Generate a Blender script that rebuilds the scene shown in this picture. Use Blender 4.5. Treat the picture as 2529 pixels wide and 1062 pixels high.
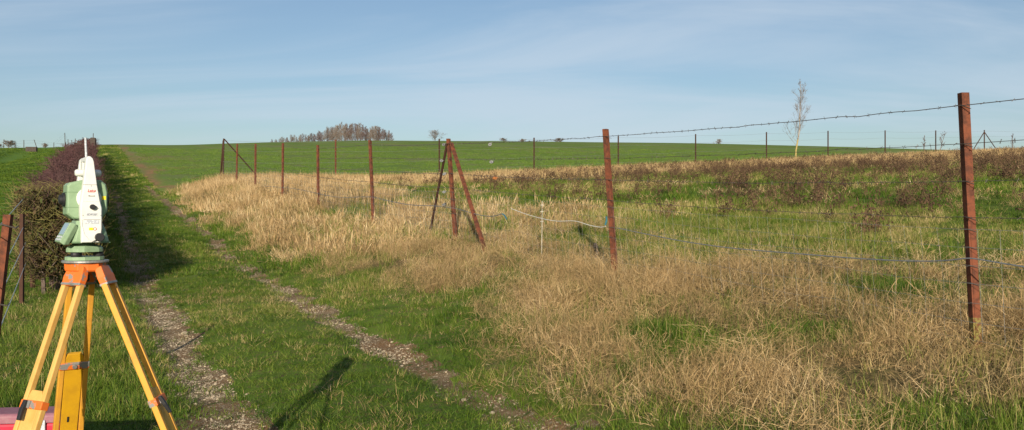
import bpy, math, random
import numpy as np
from mathutils import Vector, Matrix

for o in list(bpy.data.objects): bpy.data.objects.remove(o, do_unlink=True)
SC = bpy.context.scene
COL = SC.collection
R = math.radians

# ------------------------------------------------------------------ camera, sky, sun, exposure
CZ = 1.5                                   # eye height above the ground at the camera
F = 2190.0                                 # focal length in photo pixels (2529 wide)
cam_d = bpy.data.cameras.new('camera'); cam = bpy.data.objects.new('camera', cam_d); COL.objects.link(cam)
cam_d.sensor_width = 36; cam_d.lens = 36*F/2529; cam_d.clip_start = .05; cam_d.clip_end = 5000
cam.location = (0, 0, CZ); cam.rotation_euler = (R(90), 0, 0)
SC.camera = cam
SUN_EL, SUN_AZ = 16.5, 0.3                # low winter sun straight behind the camera
w = bpy.data.worlds.new('World'); SC.world = w; w.use_nodes = True
nt = w.node_tree; nt.nodes.clear()
def N(t, typ, **kw):
    n = t.nodes.new(typ)
    for k, v in kw.items(): setattr(n, k, v)
    return n
out = N(nt, 'ShaderNodeOutputWorld'); bg = N(nt, 'ShaderNodeBackground'); bg.inputs['Strength'].default_value = .074
sky = N(nt, 'ShaderNodeTexSky', sky_type='NISHITA', sun_disc=False, sun_elevation=R(SUN_EL), sun_rotation=R(180-SUN_AZ))
sky.air_density = 1.0; sky.dust_density = 1.1; sky.ozone_density = 2.4; sky.altitude = 100
# thin cirrus: streaky noise on the plane of a high cloud layer
tc = N(nt, 'ShaderNodeTexCoord'); sep = N(nt, 'ShaderNodeSeparateXYZ'); nt.links.new(tc.outputs['Generated'], sep.inputs[0])
den = N(nt, 'ShaderNodeMath', operation='ADD'); nt.links.new(sep.outputs['Z'], den.inputs[0]); den.inputs[1].default_value = .16
dmax = N(nt, 'ShaderNodeMath', operation='MAXIMUM'); nt.links.new(den.outputs[0], dmax.inputs[0]); dmax.inputs[1].default_value = .05
dx = N(nt, 'ShaderNodeMath', operation='DIVIDE'); nt.links.new(sep.outputs['X'], dx.inputs[0]); nt.links.new(dmax.outputs[0], dx.inputs[1])
dy = N(nt, 'ShaderNodeMath', operation='DIVIDE'); nt.links.new(sep.outputs['Y'], dy.inputs[0]); nt.links.new(dmax.outputs[0], dy.inputs[1])
cmb = N(nt, 'ShaderNodeCombineXYZ'); nt.links.new(dx.outputs[0], cmb.inputs[0]); nt.links.new(dy.outputs[0], cmb.inputs[1])
mp = N(nt, 'ShaderNodeMapping'); mp.inputs['Rotation'].default_value = (0, 0, R(28)); mp.inputs['Scale'].default_value = (.42, 1.15, 1)
nt.links.new(cmb.outputs[0], mp.inputs[0])
nz = N(nt, 'ShaderNodeTexNoise'); nz.inputs['Scale'].default_value = .9; nz.inputs['Detail'].default_value = 7; nz.inputs['Roughness'].default_value = .55; nz.inputs['Distortion'].default_value = .7
nt.links.new(mp.outputs[0], nz.inputs['Vector'])
cr = N(nt, 'ShaderNodeMapRange', interpolation_type='SMOOTHSTEP'); cr.inputs['From Min'].default_value = .40; cr.inputs['From Max'].default_value = .68
cr.inputs['To Min'].default_value = .06; cr.inputs['To Max'].default_value = .62
nt.links.new(nz.outputs['Fac'], cr.inputs['Value'])
cmix = N(nt, 'ShaderNodeMix', data_type='RGBA'); cmix.inputs['B'].default_value = (5.6, 6.5, 7.5, 1)
nt.links.new(cr.outputs['Result'], cmix.inputs['Factor']); nt.links.new(sky.outputs[0], cmix.inputs['A'])
nt.links.new(cmix.outputs['Result'], bg.inputs['Color']); nt.links.new(bg.outputs[0], out.inputs[0])
sd = bpy.data.lights.new('sun', 'SUN'); sd.energy = 4.7; sd.angle = R(.5); sd.color = (1, .89, .72)
so = bpy.data.objects.new('sun', sd); COL.objects.link(so); so.rotation_euler = (R(90-SUN_EL), 0, R(SUN_AZ)); so.location = (0, -20, 30)
vs = SC.view_settings; vs.view_transform = 'Standard'; vs.look = 'None'; vs.gamma = 1; vs.use_curve_mapping = False; vs.exposure = 0.52
SC.render.engine = 'CYCLES'
SC.cycles.max_bounces = 5; SC.cycles.diffuse_bounces = 3; SC.cycles.glossy_bounces = 2; SC.cycles.transmission_bounces = 2

# ------------------------------------------------------------------ numbers: noise, ground height
rng = np.random.default_rng(7); random.seed(7)
_P = np.random.default_rng(3).random((512, 512))
def vnoise(x, y):
    x = np.asarray(x, float); y = np.asarray(y, float)
    xi = np.floor(x).astype(int); yi = np.floor(y).astype(int); fx = x-xi; fy = y-yi
    fx = fx*fx*(3-2*fx); fy = fy*fy*(3-2*fy)
    a = _P[xi % 512, yi % 512]; b = _P[(xi+1) % 512, yi % 512]; c = _P[xi % 512, (yi+1) % 512]; d = _P[(xi+1) % 512, (yi+1) % 512]
    return a+(b-a)*fx+(c-a)*fy+(a-b-c+d)*fx*fy
def fbm(x, y, n=4, g=.5):
    s = 0; a = 1; t = 0
    for i in range(n):
        s = s+a*vnoise(x+17.3*i, y+9.1*i); t += a; a *= g; x = x*2.03; y = y*2.03
    return s/t
def sstep(a, b, x):
    t = np.clip((np.asarray(x, float)-a)/(b-a), 0, 1); return t*t*(3-2*t)
TH = math.atan(1024/F); cT, sT = math.cos(TH), math.sin(TH)     # the track runs 25 degrees left of straight ahead
def uv2xy(u, v): return -sT*u+cT*v, cT*u+sT*v
def xy2uv(x, y): return -sT*x+cT*y, cT*x+sT*y
def PX(px, py, Z): return Vector(((px-1264.5)/F*Z, Z, CZ-(py-531)/F*Z))   # where a line of sight meets depth Z
ctrl = []
def cp(px, Z, h=None, y=None):
    ctrl.append(((px-1264.5)/F*Z, Z, h if h is not None else -(y-531)/F*Z))
def cuv(u, v, h): x, y = uv2xy(u, v); ctrl.append((x, y, h))
trk = [(5.9, -1.43), (9.8, -1.32), (13, -1.22), (18.9, -1.0), (23, -.65), (32, .05), (43, .85), (60, 2.35), (80, 4.4), (110, 7.6)]
for Z, h in trk:
    for A in (6430, 1888): cp(240+A/Z, Z, h+(.04 if A == 6430 else -.04))
    cp(240-9000/Z, Z, h+.1)
    cp(240-30000/Z, Z, h+.25)
for Z, h in [(6.5, -.99), (11, -.78), (16, -.48), (20.7, -.28), (25.9, .15), (30.8, .6), (36.3, 1.05), (41, 1.4), (45.6, 1.75)]:
    cp(240+13800/Z, Z, h)
REAR = [(829, 48.2, 447), (1085, 50.9, 434), (1319, 53.5, 427), (1527, 56.2, 417), (1718, 58.8, 409), (1893, 61.4, 402), (2045, 64, 394), (2186, 66.7, 388), (2311, 69.3, 383), (2431, 72, 379)]
for px, Z, y in REAR[::2]: cp(px, Z, y=y)
cp(2800, 80, y=372)
CREST = [(-400, 372), (0, 366), (240, 358), (600, 354), (1000, 348), (1250, 350), (1500, 352), (1800, 356), (2000, 361), (2200, 367), (2529, 376), (3000, 388)]
for px, y in CREST:
    s = (531-y)/F
    cp(px, 165, s*165-.0)
    cp(px, 110, s*110-1.2 if px > 2100 else s*110-1.5)
    cp(px, 260, s*260-1.3); cp(px, 420, s*420-9); cp(px, 800, s*800-45)
cp(1264, 3, -1.48); cp(1264, 0.1, -1.5); ctrl += [(0, -10, -1.6), (-15, -10, -1.6), (15, -10, -1.0), (-25, 0, -1.4), (12, 3, -.4), (20, 10, .1), (0, -60, -3), (-80, -20, -2), (80, -20, 1)]
C = np.array(ctrl)
def warp(x, y): u, v = xy2uv(x, y); return np.arcsinh(u/15)*15, np.arcsinh(v/15)*15
def tpsk(r2): return np.where(r2 > 0, .5*r2*np.log(r2+1e-12), 0)
pu, pv = warp(C[:, 0], C[:, 1]); n = len(C)
K = tpsk((pu[:, None]-pu)**2+(pv[:, None]-pv)**2)+np.eye(n)*.6
Pm = np.stack([np.ones(n), pu, pv], 1)
Amat = np.block([[K, Pm], [Pm.T, np.zeros((3, 3))]])
W = np.linalg.solve(Amat, np.r_[C[:, 2], 0, 0, 0])
def rutc(u): return .78+.10*(vnoise(u*.22, 3.1+0*u)-.5), 2.66+.12*(vnoise(u*.2, 8.7+0*u)-.5)
def rut_amt(u, v):
    a, b = rutc(u)
    wa = .25-.06*sstep(13, 20, u)+.30*(fbm(u*.9, 0*u+4.4, 3)-.5); wb = .175+.24*(fbm(u*.8, 0*u+14.4, 3)-.5)
    e = .17*(fbm(u*4, v*4, 3)-.5)*2
    m = np.maximum(1-np.abs(v-a+e)/np.maximum(wa, .05), (1-np.abs(v-b+e)/np.maximum(wb, .05)))
    return m*(1-sstep(52, 66, u))+(-1)*sstep(52, 66, u)
def height(x, y, detail=True):
    x = np.atleast_1d(np.asarray(x, float)); y = np.atleast_1d(np.asarray(y, float)); res = np.empty(len(x))
    for i in range(0, len(x), 40000):
        a, b = warp(x[i:i+40000], y[i:i+40000])
        res[i:i+40000] = tpsk((a[:, None]-pu)**2+(b[:, None]-pv)**2)@W[:n]+W[n]+W[n+1]*a+W[n+2]*b
    u, v = xy2uv(x, y)
    a, b = rutc(u); g = 1-sstep(50, 65, u)
    res += -.07*g*(np.exp(-((v-a)/.3)**2)+np.exp(-((v-b)/.26)**2))+.03*g*np.exp(-((v-1.7)/.5)**2)
    if detail:
        d = np.hypot(x, y); k = np.exp(-d/40)
        off = 1-.6*((np.abs(v-1.7) < 1.4))
        res += k*off*(.10*(fbm(x*1.1, y*1.1, 3)-.5)+.05*(fbm(x*5, y*5, 2)-.5))
        res += .25*(fbm(x*.06, y*.06, 2)-.5)*sstep(80, 130, d)*.5
    return res+CZ
def h1(x, y): return float(height(x, y)[0])
def ground_at(px, Z): x = (px-1264.5)/F*Z; return Vector((x, Z, h1(x, Z)))

# ------------------------------------------------------------------ materials
def mat(name, col, rough=.8, metal=0, noise=None, bump=0, spec=.3, extra=None, coords='Object'):
    """noise = (scale, second colour, contrast lo, hi)"""
    m = bpy.data.materials.new(name); m.use_nodes = True; t = m.node_tree; b = t.nodes['Principled BSDF']
    b.inputs['Base Color'].default_value = (*col, 1); b.inputs['Roughness'].default_value = rough; b.inputs['Metallic'].default_value = metal
    b.inputs['Specular IOR Level'].default_value = spec
    if noise:
        c = N(t, 'ShaderNodeTexCoord'); z = N(t, 'ShaderNodeTexNoise'); z.inputs['Scale'].default_value = noise[0]; z.inputs['Detail'].default_value = 5; z.inputs['Roughness'].default_value = .65
        t.links.new(c.outputs[coords], z.inputs['Vector'])
        r = N(t, 'ShaderNodeMapRange', interpolation_type='SMOOTHSTEP'); r.inputs['From Min'].default_value = noise[2]; r.inputs['From Max'].default_value = noise[3]
        t.links.new(z.outputs['Fac'], r.inputs['Value'])
        x = N(t, 'ShaderNodeMix', data_type='RGBA'); x.inputs['A'].default_value = (*col, 1); x.inputs['B'].default_value = (*noise[1], 1)
        t.links.new(r.outputs['Result'], x.inputs['Factor']); t.links.new(x.outputs['Result'], b.inputs['Base Color'])
        if bump:
            bp = N(t, 'ShaderNodeBump'); bp.inputs['Strength'].default_value = bump; bp.inputs['Distance'].default_value = .004
            t.links.new(z.outputs['Fac'], bp.inputs['Height']); t.links.new(bp.outputs[0], b.inputs['Normal'])
    return m
def blade_mat(name, stops, trans=.22, rough=.6):
    """plant colour by the instance's own tint (0..1), a little by a noise along the place"""
    m = bpy.data.materials.new(name); m.use_nodes = True; t = m.node_tree; b = t.nodes['Principled BSDF']
    at = N(t, 'ShaderNodeAttribute', attribute_type='INSTANCER', attribute_name='tint')
    bl = N(t, 'ShaderNodeAttribute', attribute_type='GEOMETRY', attribute_name='btint')
    ad = N(t, 'ShaderNodeMath', operation='ADD'); t.links.new(at.outputs['Fac'], ad.inputs[0]); t.links.new(bl.outputs['Fac'], ad.inputs[1])
    r = N(t, 'ShaderNodeValToRGB'); e = r.color_ramp.elements
    while len(e) < len(stops): e.new(.5)
    for i, (p, c) in enumerate(stops): e[i].position = p; e[i].color = (*c, 1)
    t.links.new(ad.outputs[0], r.inputs[0]); t.links.new(r.outputs[0], b.inputs['Base Color'])
    b.inputs['Roughness'].default_value = rough; b.inputs['Specular IOR Level'].default_value = .25
    tr = N(t, 'ShaderNodeBsdfTranslucent'); t.links.new(r.outputs[0], tr.inputs[0])
    mx = N(t, 'ShaderNodeMixShader'); mx.inputs[0].default_value = trans
    t.links.new(b.outputs[0], mx.inputs[1]); t.links.new(tr.outputs[0], mx.inputs[2])
    t.links.new(mx.outputs[0], t.nodes['Material Output'].inputs['Surface'])
    return m
M = {}
M['rust'] = mat('rusty_steel', (.165, .053, .027), .85, 0, (13, (.075, .030, .019), .38, .64), .5, .2)
M['rust_lichen'] = mat('lichened_rusty_steel', (.20, .17, .05), .9, 0, (30, (.12, .05, .025), .42, .6), .4, .2)
M['rust_dark'] = mat('dark_rusty_steel', (.062, .030, .020), .85, 0, (20, (.05, .025, .018), .4, .65), .4, .2)
M['wire'] = mat('weathered_wire', (.10, .085, .075), .6, .4)
M['wire_pale'] = mat('galvanised_wire', (.34, .36, .37), .5, .5)
M['net'] = mat('dull_net_wire', (.15, .155, .15), .7, .2)
M['white_cord'] = mat('white_cord', (.58, .57, .53), .7, 0, (40, (.5, .5, .46), .4, .7))
M['grey_cord'] = mat('grey_cord', (.15, .165, .18), .7, 0, (30, (.09, .1, .11), .4, .7))
M['teal_plastic'] = mat('teal_plastic', (.03, .13, .17), .4)
M['grey_metal'] = mat('grey_metal', (.13, .135, .14), .6, .2, (60, (.2, .2, .2), .45, .65))
M['rust_fitting'] = mat('rusty_fitting', (.33, .12, .03), .8, 0, (60, (.15, .06, .03), .45, .65))
M['white_plastic'] = mat('white_plastic', (.60, .605, .575), .42, 0, (26, (.52, .525, .49), .45, .75))
M['green_plastic'] = mat('pale_green_plastic', (.22, .32, .195), .45, 0, (22, (.17, .255, .15), .42, .72))
M['green_dark'] = mat('green_seam', (.10, .17, .09), .5)
M['black'] = mat('black_rubber', (.018, .018, .02), .5)
M['screen'] = mat('display_glass', (.22, .30, .36), .15, 0, None, 0, .6)
M['label_grey'] = mat('printed_grey_label', (.36, .38, .42), .5, 0, (220, (.6, .62, .64), .5, .6))
M['label_dark'] = mat('printed_dark_grey', (.08, .08, .085), .5)
M['red_print'] = mat('red_print', (.55, .02, .02), .5)
M['yellow_label'] = mat('yellow_label', (.75, .55, .02), .5)
M['orange'] = mat('orange_paint', (.66, .15, .022), .42, 0, (9, (.60, .125, .018), .4, .7), 0, .4)
M['orange_worn'] = mat('worn_orange_paint', (.62, .135, .02), .5, 0, (22, (.20, .19, .175), .545, .575), .2, .4)
M['bare_metal'] = mat('worn_casting', (.30, .30, .29), .5, .5, (30, (.20, .19, .18), .4, .7))
M['yellow_wood'] = mat('yellow_lacquered_wood', (.58, .285, .032), .45, 0, (16, (.47, .225, .035), .4, .72), .05, .4)
M['yellow_pale'] = mat('pale_yellow_lacquered_wood', (.60, .345, .10), .45, 0, (16, (.50, .28, .07), .4, .72), .05, .4)
M['yellow_panel'] = mat('deep_yellow_lacquered_wood', (.54, .29, .010), .48, 0, (14, (.45, .235, .012), .4, .72), .05, .4)
M['red_case'] = mat('red_plastic', (.50, .018, .04), .45, 0, (20, (.48, .02, .05), .4, .7))
M['mauve_edge'] = mat('faded_mauve_plastic', (.25, .10, .13), .6, 0, (30, (.27, .14, .16), .4, .7))
M['bark'] = mat('grey_brown_bark', (.14, .105, .085), .9, 0, (12, (.09, .065, .055), .4, .65))
M['birch'] = mat('pale_bark', (.34, .30, .25), .9, 0, (6, (.18, .14, .11), .45, .65))
M['lichen'] = mat('yellow_lichen_bark', (.38, .30, .09), .9, 0, (14, (.27, .22, .11), .42, .66))
M['twig'] = mat('purple_brown_twigs', (.125, .088, .082), .9)
M['twig_grey'] = mat('grey_brown_twigs', (.17, .135, .11), .9)
M['hedge_red'] = mat('reddish_hedge_twigs', (.074, .032, .033), .85, 0, (2.2, (.06, .034, .03), .4, .65))
M['hedge_olive'] = mat('olive_hedge_twigs', (.16, .145, .04), .85, 0, (3, (.075, .05, .025), .40, .58))
M['hedge_leaf'] = mat('brown_green_hedge_leaves', (.05, .062, .014), .7, 0, (7, (.085, .05, .02), .42, .6))
M['dark_wood'] = mat('dark_weathered_wood', (.07, .055, .045), .9, 0, (8, (.045, .035, .03), .4, .65), .4)
M['grey_wood'] = mat('grey_wood', (.16, .14, .12), .9, 0, (8, (.1, .085, .07), .4, .65), .3)
M['white_fibre'] = mat('white_fibreglass', (.5, .47, .4), .6)
M['grass'] = blade_mat('green_grass_blades', [(0, (.026, .058, .005)), (.3, (.062, .118, .008)), (.55, (.112, .172, .015)), (.76, (.18, .205, .035)), (.9, (.34, .27, .10)), (1, (.46, .36, .16))])
M['dry'] = blade_mat('dry_grass_blades', [(0, (.13, .115, .04)), (.22, (.27, .20, .09)), (.5, (.445, .295, .135)), (.8, (.56, .395, .20)), (1, (.66, .51, .29))], .3, .65)
M['dock'] = blade_mat('dead_dock', [(0, (.045, .027, .017)), (.5, (.095, .056, .032)), (1, (.17, .11, .06))], .1, .9)
M['crop'] = blade_mat('crop_blades', [(0, (.065, .125, .014)), (.5, (.105, .175, .022)), (1, (.155, .21, .04))])
def stone_mat():
    m = mat('pale_flint', (.40, .335, .24), .85, 0, (30, (.27, .205, .135), .42, .62), .3)
    t = m.node_tree; oi = N(t, 'ShaderNodeObjectInfo'); b = t.nodes['Principled BSDF']
    src = b.inputs['Base Color'].links[0].from_socket
    hs = N(t, 'ShaderNodeHueSaturation'); mr = N(t, 'ShaderNodeMapRange'); mr.inputs['To Min'].default_value = .45; mr.inputs['To Max'].default_value = 1.25
    t.links.new(oi.outputs['Random'], mr.inputs['Value']); t.links.new(mr.outputs[0], hs.inputs['Value']); t.links.new(src, hs.inputs['Color']); t.links.new(hs.outputs[0], b.inputs['Base Color'])
    return m
M['stone'] = stone_mat()
def ground_mat(name, kind):
    m = bpy.data.materials.new(name); m.use_nodes = True; t = m.node_tree; b = t.nodes['Principled BSDF']; L = t.links.new
    b.inputs['Roughness'].default_value = .95; b.inputs['Specular IOR Level'].default_value = .1
    c = N(t, 'ShaderNodeTexCoord')
    def nz(s, d=6, rgh=.65, sc=None):
        z = N(t, 'ShaderNodeTexNoise'); z.inputs['Scale'].default_value = s; z.inputs['Detail'].default_value = d; z.inputs['Roughness'].default_value = rgh
        if sc:
            mpn = N(t, 'ShaderNodeMapping'); mpn.inputs['Rotation'].default_value = (0, 0, -TH); mpn.inputs['Scale'].default_value = sc
            # rotate into the direction of the track
            mpn.vector_type = 'TEXTURE'; mpn.inputs['Rotation'].default_value = (0, 0, TH); mpn.inputs['Scale'].default_value = (1/sc[0], 1/sc[1], 1/sc[2])
            L(c.outputs['Object'], mpn.inputs[0]); L(mpn.outputs[0], z.inputs['Vector'])
        else: L(c.outputs['Object'], z.inputs['Vector'])
        return z.outputs['Fac']
    def ramp(v, lo, hi):
        r = N(t, 'ShaderNodeMapRange', interpolation_type='SMOOTHSTEP'); r.inputs['From Min'].default_value = lo; r.inputs['From Max'].default_value = hi; L(v, r.inputs['Value']); return r.outputs['Result']
    def mix(f, a, bb):
        x = N(t, 'ShaderNodeMix', data_type='RGBA')
        if isinstance(f, float): x.inputs['Factor'].default_value = f
        else: L(f, x.inputs['Factor'])
        for s, q in (('A', a), ('B', bb)):
            if isinstance(q, tuple): x.inputs[s].default_value = (*q, 1)
            else: L(q, x.inputs[s])
        return x.outputs['Result']
    def attr(nm):
        a = N(t, 'ShaderNodeAttribute', attribute_name=nm); return a.outputs['Fac']
    if kind == 'ground':
        g = mix(ramp(nz(1.3), .38, .62), (.068, .118, .012), (.10, .148, .02))
        g = mix(ramp(nz(14), .5, .66), g, (.11, .085, .04))
        d = mix(ramp(nz(2.5), .36, .66), (.20, .14, .062), (.11, .10, .035)); d = mix(ramp(nz(18), .46, .62), d, (.07, .055, .024))
        col = mix(attr('dryness'), g, d); bs = nz(25); bst = .6
    elif kind == 'rut':
        s = mix(ramp(nz(3.2), .38, .62), (.15, .10, .055), (.21, .148, .085)); s = mix(ramp(nz(1.1), .45, .6), s, (.20, .115, .055)); s = mix(ramp(nz(45), .54, .62), s, (.36, .30, .21))
        s = mix(ramp(nz(7), .56, .64), s, (.07, .085, .024)); col = s; bs = nz(60); bst = .9
    elif kind == 'field':
        g = mix(ramp(nz(.07, 4), .4, .62), (.092, .158, .022), (.12, .19, .03))
        g = mix(ramp(nz(.55, 5, .6, (1, .25, 1)), .40, .68), g, (.115, .150, .042))
        soil = ramp(nz(3.4, 5, .7, (1.6, .35, 1)), .56, .68); g = mix(soil, g, (.16, .135, .045))
        sp = ramp(nz(2.2, 4, .7), .60, .68); g = mix(sp, g, (.29, .22, .10))
        g = mix(ramp(nz(.22, 3, .5, (1.8, .12, 1)), .5, .66), g, (.14, .165, .05))
        col = mix(attr('soil'), g, mix(ramp(nz(2.1), .4, .6), (.26, .15, .07), mix(ramp(nz(.9), .45, .6), (.19, .13, .06), (.10, .12, .035)))); bs = nz(4); bst = .5
    else:
        g = mix(ramp(nz(.16), .38, .62), (.075, .15, .014), (.108, .185, .022)); g = mix(ramp(nz(2.6), .5, .7), g, (.07, .11, .026)); col = g; bs = nz(6); bst = .5
    L(col, b.inputs['Base Color'])
    bp = N(t, 'ShaderNodeBump'); bp.inputs['Strength'].default_value = bst; bp.inputs['Distance'].default_value = .03; L(bs, bp.inputs['Height']); L(bp.outputs[0], b.inputs['Normal'])
    return m
for k in ('ground', 'rut', 'field', 'pasture'): M['g_'+k] = ground_mat(k+'_surface', k)

# ------------------------------------------------------------------ mesh helpers
class MB:
    def __init__(s): s.v = []; s.f = []; s.sm = False
    def add(s, vs, fs, mtx=None):
        b = len(s.v); s.v += [tuple(mtx@Vector(p)) if mtx else tuple(p) for p in vs]; s.f += [tuple(i+b for i in f) for f in fs]; return s
    def box(s, c, d, mtx=None):
        x, y, z = c; a, b, e = d[0]/2, d[1]/2, d[2]/2
        return s.add([(x-a, y-b, z-e), (x+a, y-b, z-e), (x+a, y+b, z-e), (x-a, y+b, z-e), (x-a, y-b, z+e), (x+a, y-b, z+e), (x+a, y+b, z+e), (x-a, y+b, z+e)],
                     [(3, 2, 1, 0), (4, 5, 6, 7), (0, 1, 5, 4), (1, 2, 6, 5), (2, 3, 7, 6), (3, 0, 4, 7)], mtx)
    def prism(s, poly, y0, y1, mtx=None):      # outline in x,z pushed along y
        k = len(poly); vs = [(p[0], y0, p[1]) for p in poly]+[(p[0], y1, p[1]) for p in poly]
        fs = [tuple(range(k)), tuple(range(2*k-1, k-1, -1))]+[(i, i+k, (i+1) % k+k, (i+1) % k) for i in range(k)]
        return s.add(vs, fs, mtx)
    def loft(s, loops, mtx=None):              # closed loops of equal count
        k = len(loops[0]); vs = [p for l in loops for p in l]; fs = []
        for j in range(len(loops)-1):
            for i in range(k): fs.append((j*k+i, j*k+(i+1) % k, (j+1)*k+(i+1) % k, (j+1)*k+i))
        fs.append(tuple(range(k-1, -1, -1))); fs.append(tuple(range((len(loops)-1)*k, len(loops)*k)))
        return s.add(vs, fs, mtx)
    def tube(s, pts, rad, n=6, cap=True):
        pts = [Vector(p) for p in pts]; k = len(pts)
        if not hasattr(rad, '__len__'): rad = [rad]*k
        loops = []; up = Vector((.13, .31, .94))
        for i, p in enumerate(pts):
            t = (pts[min(i+1, k-1)]-pts[max(i-1, 0)]).normalized()
            a = t.cross(up if abs(t.dot(up)) < .95 else Vector((1, 0, 0))).normalized(); b = t.cross(a)
            loops.append([p+(a*math.cos(q)+b*math.sin(q))*rad[i] for q in [2*math.pi*j/n for j in range(n)]])
        b0 = len(s.v); s.v += [tuple(q) for l in loops for q in l]
        for j in range(k-1):
            for i in range(n): s.f.append((b0+j*n+i, b0+j*n+(i+1) % n, b0+(j+1)*n+(i+1) % n, b0+(j+1)*n+i))
        if cap and n > 2: s.f.append(tuple(b0+i for i in range(n-1, -1, -1))); s.f.append(tuple(b0+(k-1)*n+i for i in range(n)))
        return s
    def lathe(s, prof, n=28, mtx=None):        # prof = (r, z) from bottom to top round z
        return s.loft([[(r*math.cos(2*math.pi*j/n), r*math.sin(2*math.pi*j/n), z) for j in range(n)] for r, z in prof], mtx)
    def build(s, name, m, parent=None, bevel=0, smooth=False):
        me = bpy.data.meshes.new(name); me.from_pydata(s.v, [], s.f); me.update()
        if smooth:
            me.polygons.foreach_set('use_smooth', [True]*len(me.polygons))
        o = bpy.data.objects.new(name, me); COL.objects.link(o); me.materials.append(M[m] if isinstance(m, str) else m)
        if parent: o.parent = parent
        if bevel:
            b = o.modifiers.new('bevel', 'BEVEL'); b.width = bevel; b.segments = 2; b.limit_method = 'ANGLE'; b.angle_limit = R(35)
        return o
def tag(o, label=None, cat=None, group=None, kind=None):
    if label: o['label'] = label
    if cat: o['category'] = cat
    if group: o['group'] = group
    if kind: o['kind'] = kind
    return o
def empty(name, loc, rz=0, **kw):
    e = bpy.data.objects.new(name, None); COL.objects.link(e); e.location = loc; e.rotation_euler = (0, 0, rz); e.empty_display_size = .1
    return tag(e, **kw)

# ------------------------------------------------------------------ the ground
def axis(segs):
    a = []
    for lo, hi, st0, st1 in segs:
        x = lo
        while x < hi-1e-6:
            a.append(x); x += st0+(st1-st0)*(x-lo)/(hi-lo)
    a.append(segs[-1][1]); return np.array(a)
V = axis([(-420, -60, 40, 12), (-60, -8, 10, 1.5), (-8, -1.4, 1.2, .12), (-1.4, 3.0, .055, .055), (3.0, 5.7, .06, .2), (5.7, 30, .2, 1.2), (30, 90, 1.5, 6), (90, 700, 8, 60)])
U = axis([(-80, 0, 20, 2), (0, 4, 1, .2), (4, 14, .06, .09), (14, 47.6, .1, .6), (47.6, 130, .7, 2.5), (130, 330, 2.5, 6), (330, 900, 8, 60)])
UU, VV = np.meshgrid(U, V, indexing='ij'); gu, gv = UU.ravel(), VV.ravel(); gx, gy = uv2xy(gu, gv); gz = height(gx, gy)
def dryness(u, v, x=None, y=None):
    """how far the plants at a place are dead and straw-coloured"""
    x, y = uv2xy(u, v)
    n1 = fbm(x*.55, y*.55, 4); n2 = fbm(x*.16+5, y*.16, 3)
    edge = 4.05-.55*np.sin(u*.35)*0+1.5*(n1-.5)+.9*(n2-.5)-.5*sstep(14, 24, u)-.7*(1-sstep(5, 9, u))
    outer = sstep(edge-.75, edge+.45, v)
    strip = 1-sstep(7.0, 9.0, v+2.2*(n2-.5)*2+1.2*(n1-.5))
    rear = sstep(28, 33, u+5*(n2-.5)+3*(n1-.5)+.12*(v-15))
    inner = np.maximum(strip*(1.0-.85*sstep(.49+.06*sstep(12, 18, u), .61+.08*sstep(12, 18, u), fbm(x*.8+9, y*.8, 3))), rear)
    d = outer*np.maximum(inner, .03+.16*sstep(.5, .66, n1))
    d = d*(u < 47.9+1.2*(n1-.5)*2) + 0
    d = np.where((u > 40) & (v < 4.6), d*sstep(3.0, 4.2, v-0*(u-40)), d)
    return np.clip(d, 0, 1)
nU, nV = len(U), len(V)
I = (np.arange(nU-1)[:, None]*nV+np.arange(nV-1)).ravel(); quads = np.stack([I, I+nV, I+nV+1, I+1], 1)
fu = gu[quads].mean(1); fv = gv[quads].mean(1)
isf = (fv > 3.0) & (fu > 47.6); isp = fv < -1.4; isr = (~isf) & (~isp) & (fu < 60) & (fu > 0) & (rut_amt(fu, fv) > 0)
dry_v = dryness(gu, gv)
soil_v = np.clip(np.exp(-((gv-3.4-.9*(fbm(gu*.12, gu*0+2, 2)-.5)*2)/.55)**2)*sstep(48, 52, gu)*(.35+1.1*sstep(.42, .62, fbm(gx*.5, gy*.3, 3))), 0, 1)
soil_v = np.maximum(soil_v, .75*sstep(.56, .68, fbm(gx*.25, gy*.12, 3))*np.exp(-((gv-5)/3.0)**2)*sstep(50, 60, gu)*(1-sstep(90, 130, gu)))
def terrain(name, mask, m):
    q = quads[mask]; idx, inv = np.unique(q.ravel(), return_inverse=True)
    me = bpy.data.meshes.new(name); vv = np.stack([gx[idx], gy[idx], gz[idx]], 1)
    me.vertices.add(len(vv)); me.vertices.foreach_set('co', vv.ravel().astype(np.float32))
    k = len(q); me.loops.add(k*4); me.loops.foreach_set('vertex_index', inv.reshape(-1).astype(np.int32))
    me.polygons.add(k); me.polygons.foreach_set('loop_start', np.arange(0, k*4, 4, dtype=np.int32)); me.update(calc_edges=True)
    me.polygons.foreach_set('use_smooth', np.ones(k, bool))
    if sum((me.polygons[0].normal.z < 0,)): me.flip_normals()
    for nm, arr in (('dryness', dry_v), ('soil', soil_v)):
        a = me.attributes.new(nm, 'FLOAT', 'POINT'); a.data.foreach_set('value', arr[idx].astype(np.float32))
    me.materials.append(m); o = bpy.data.objects.new(name, me); COL.objects.link(o)
    return tag(o, kind='structure')
terrain('ground', ~(isf | isp | isr), M['g_ground'])
terrain('crop_field', isf, M['g_field'])
terrain('pasture', isp, M['g_pasture'])
ra, rb = fv < 1.7, fv >= 1.7
terrain('wheel_rut', isr & ra, M['g_rut']); terrain('wheel_rut', isr & rb, M['g_rut'])

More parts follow.
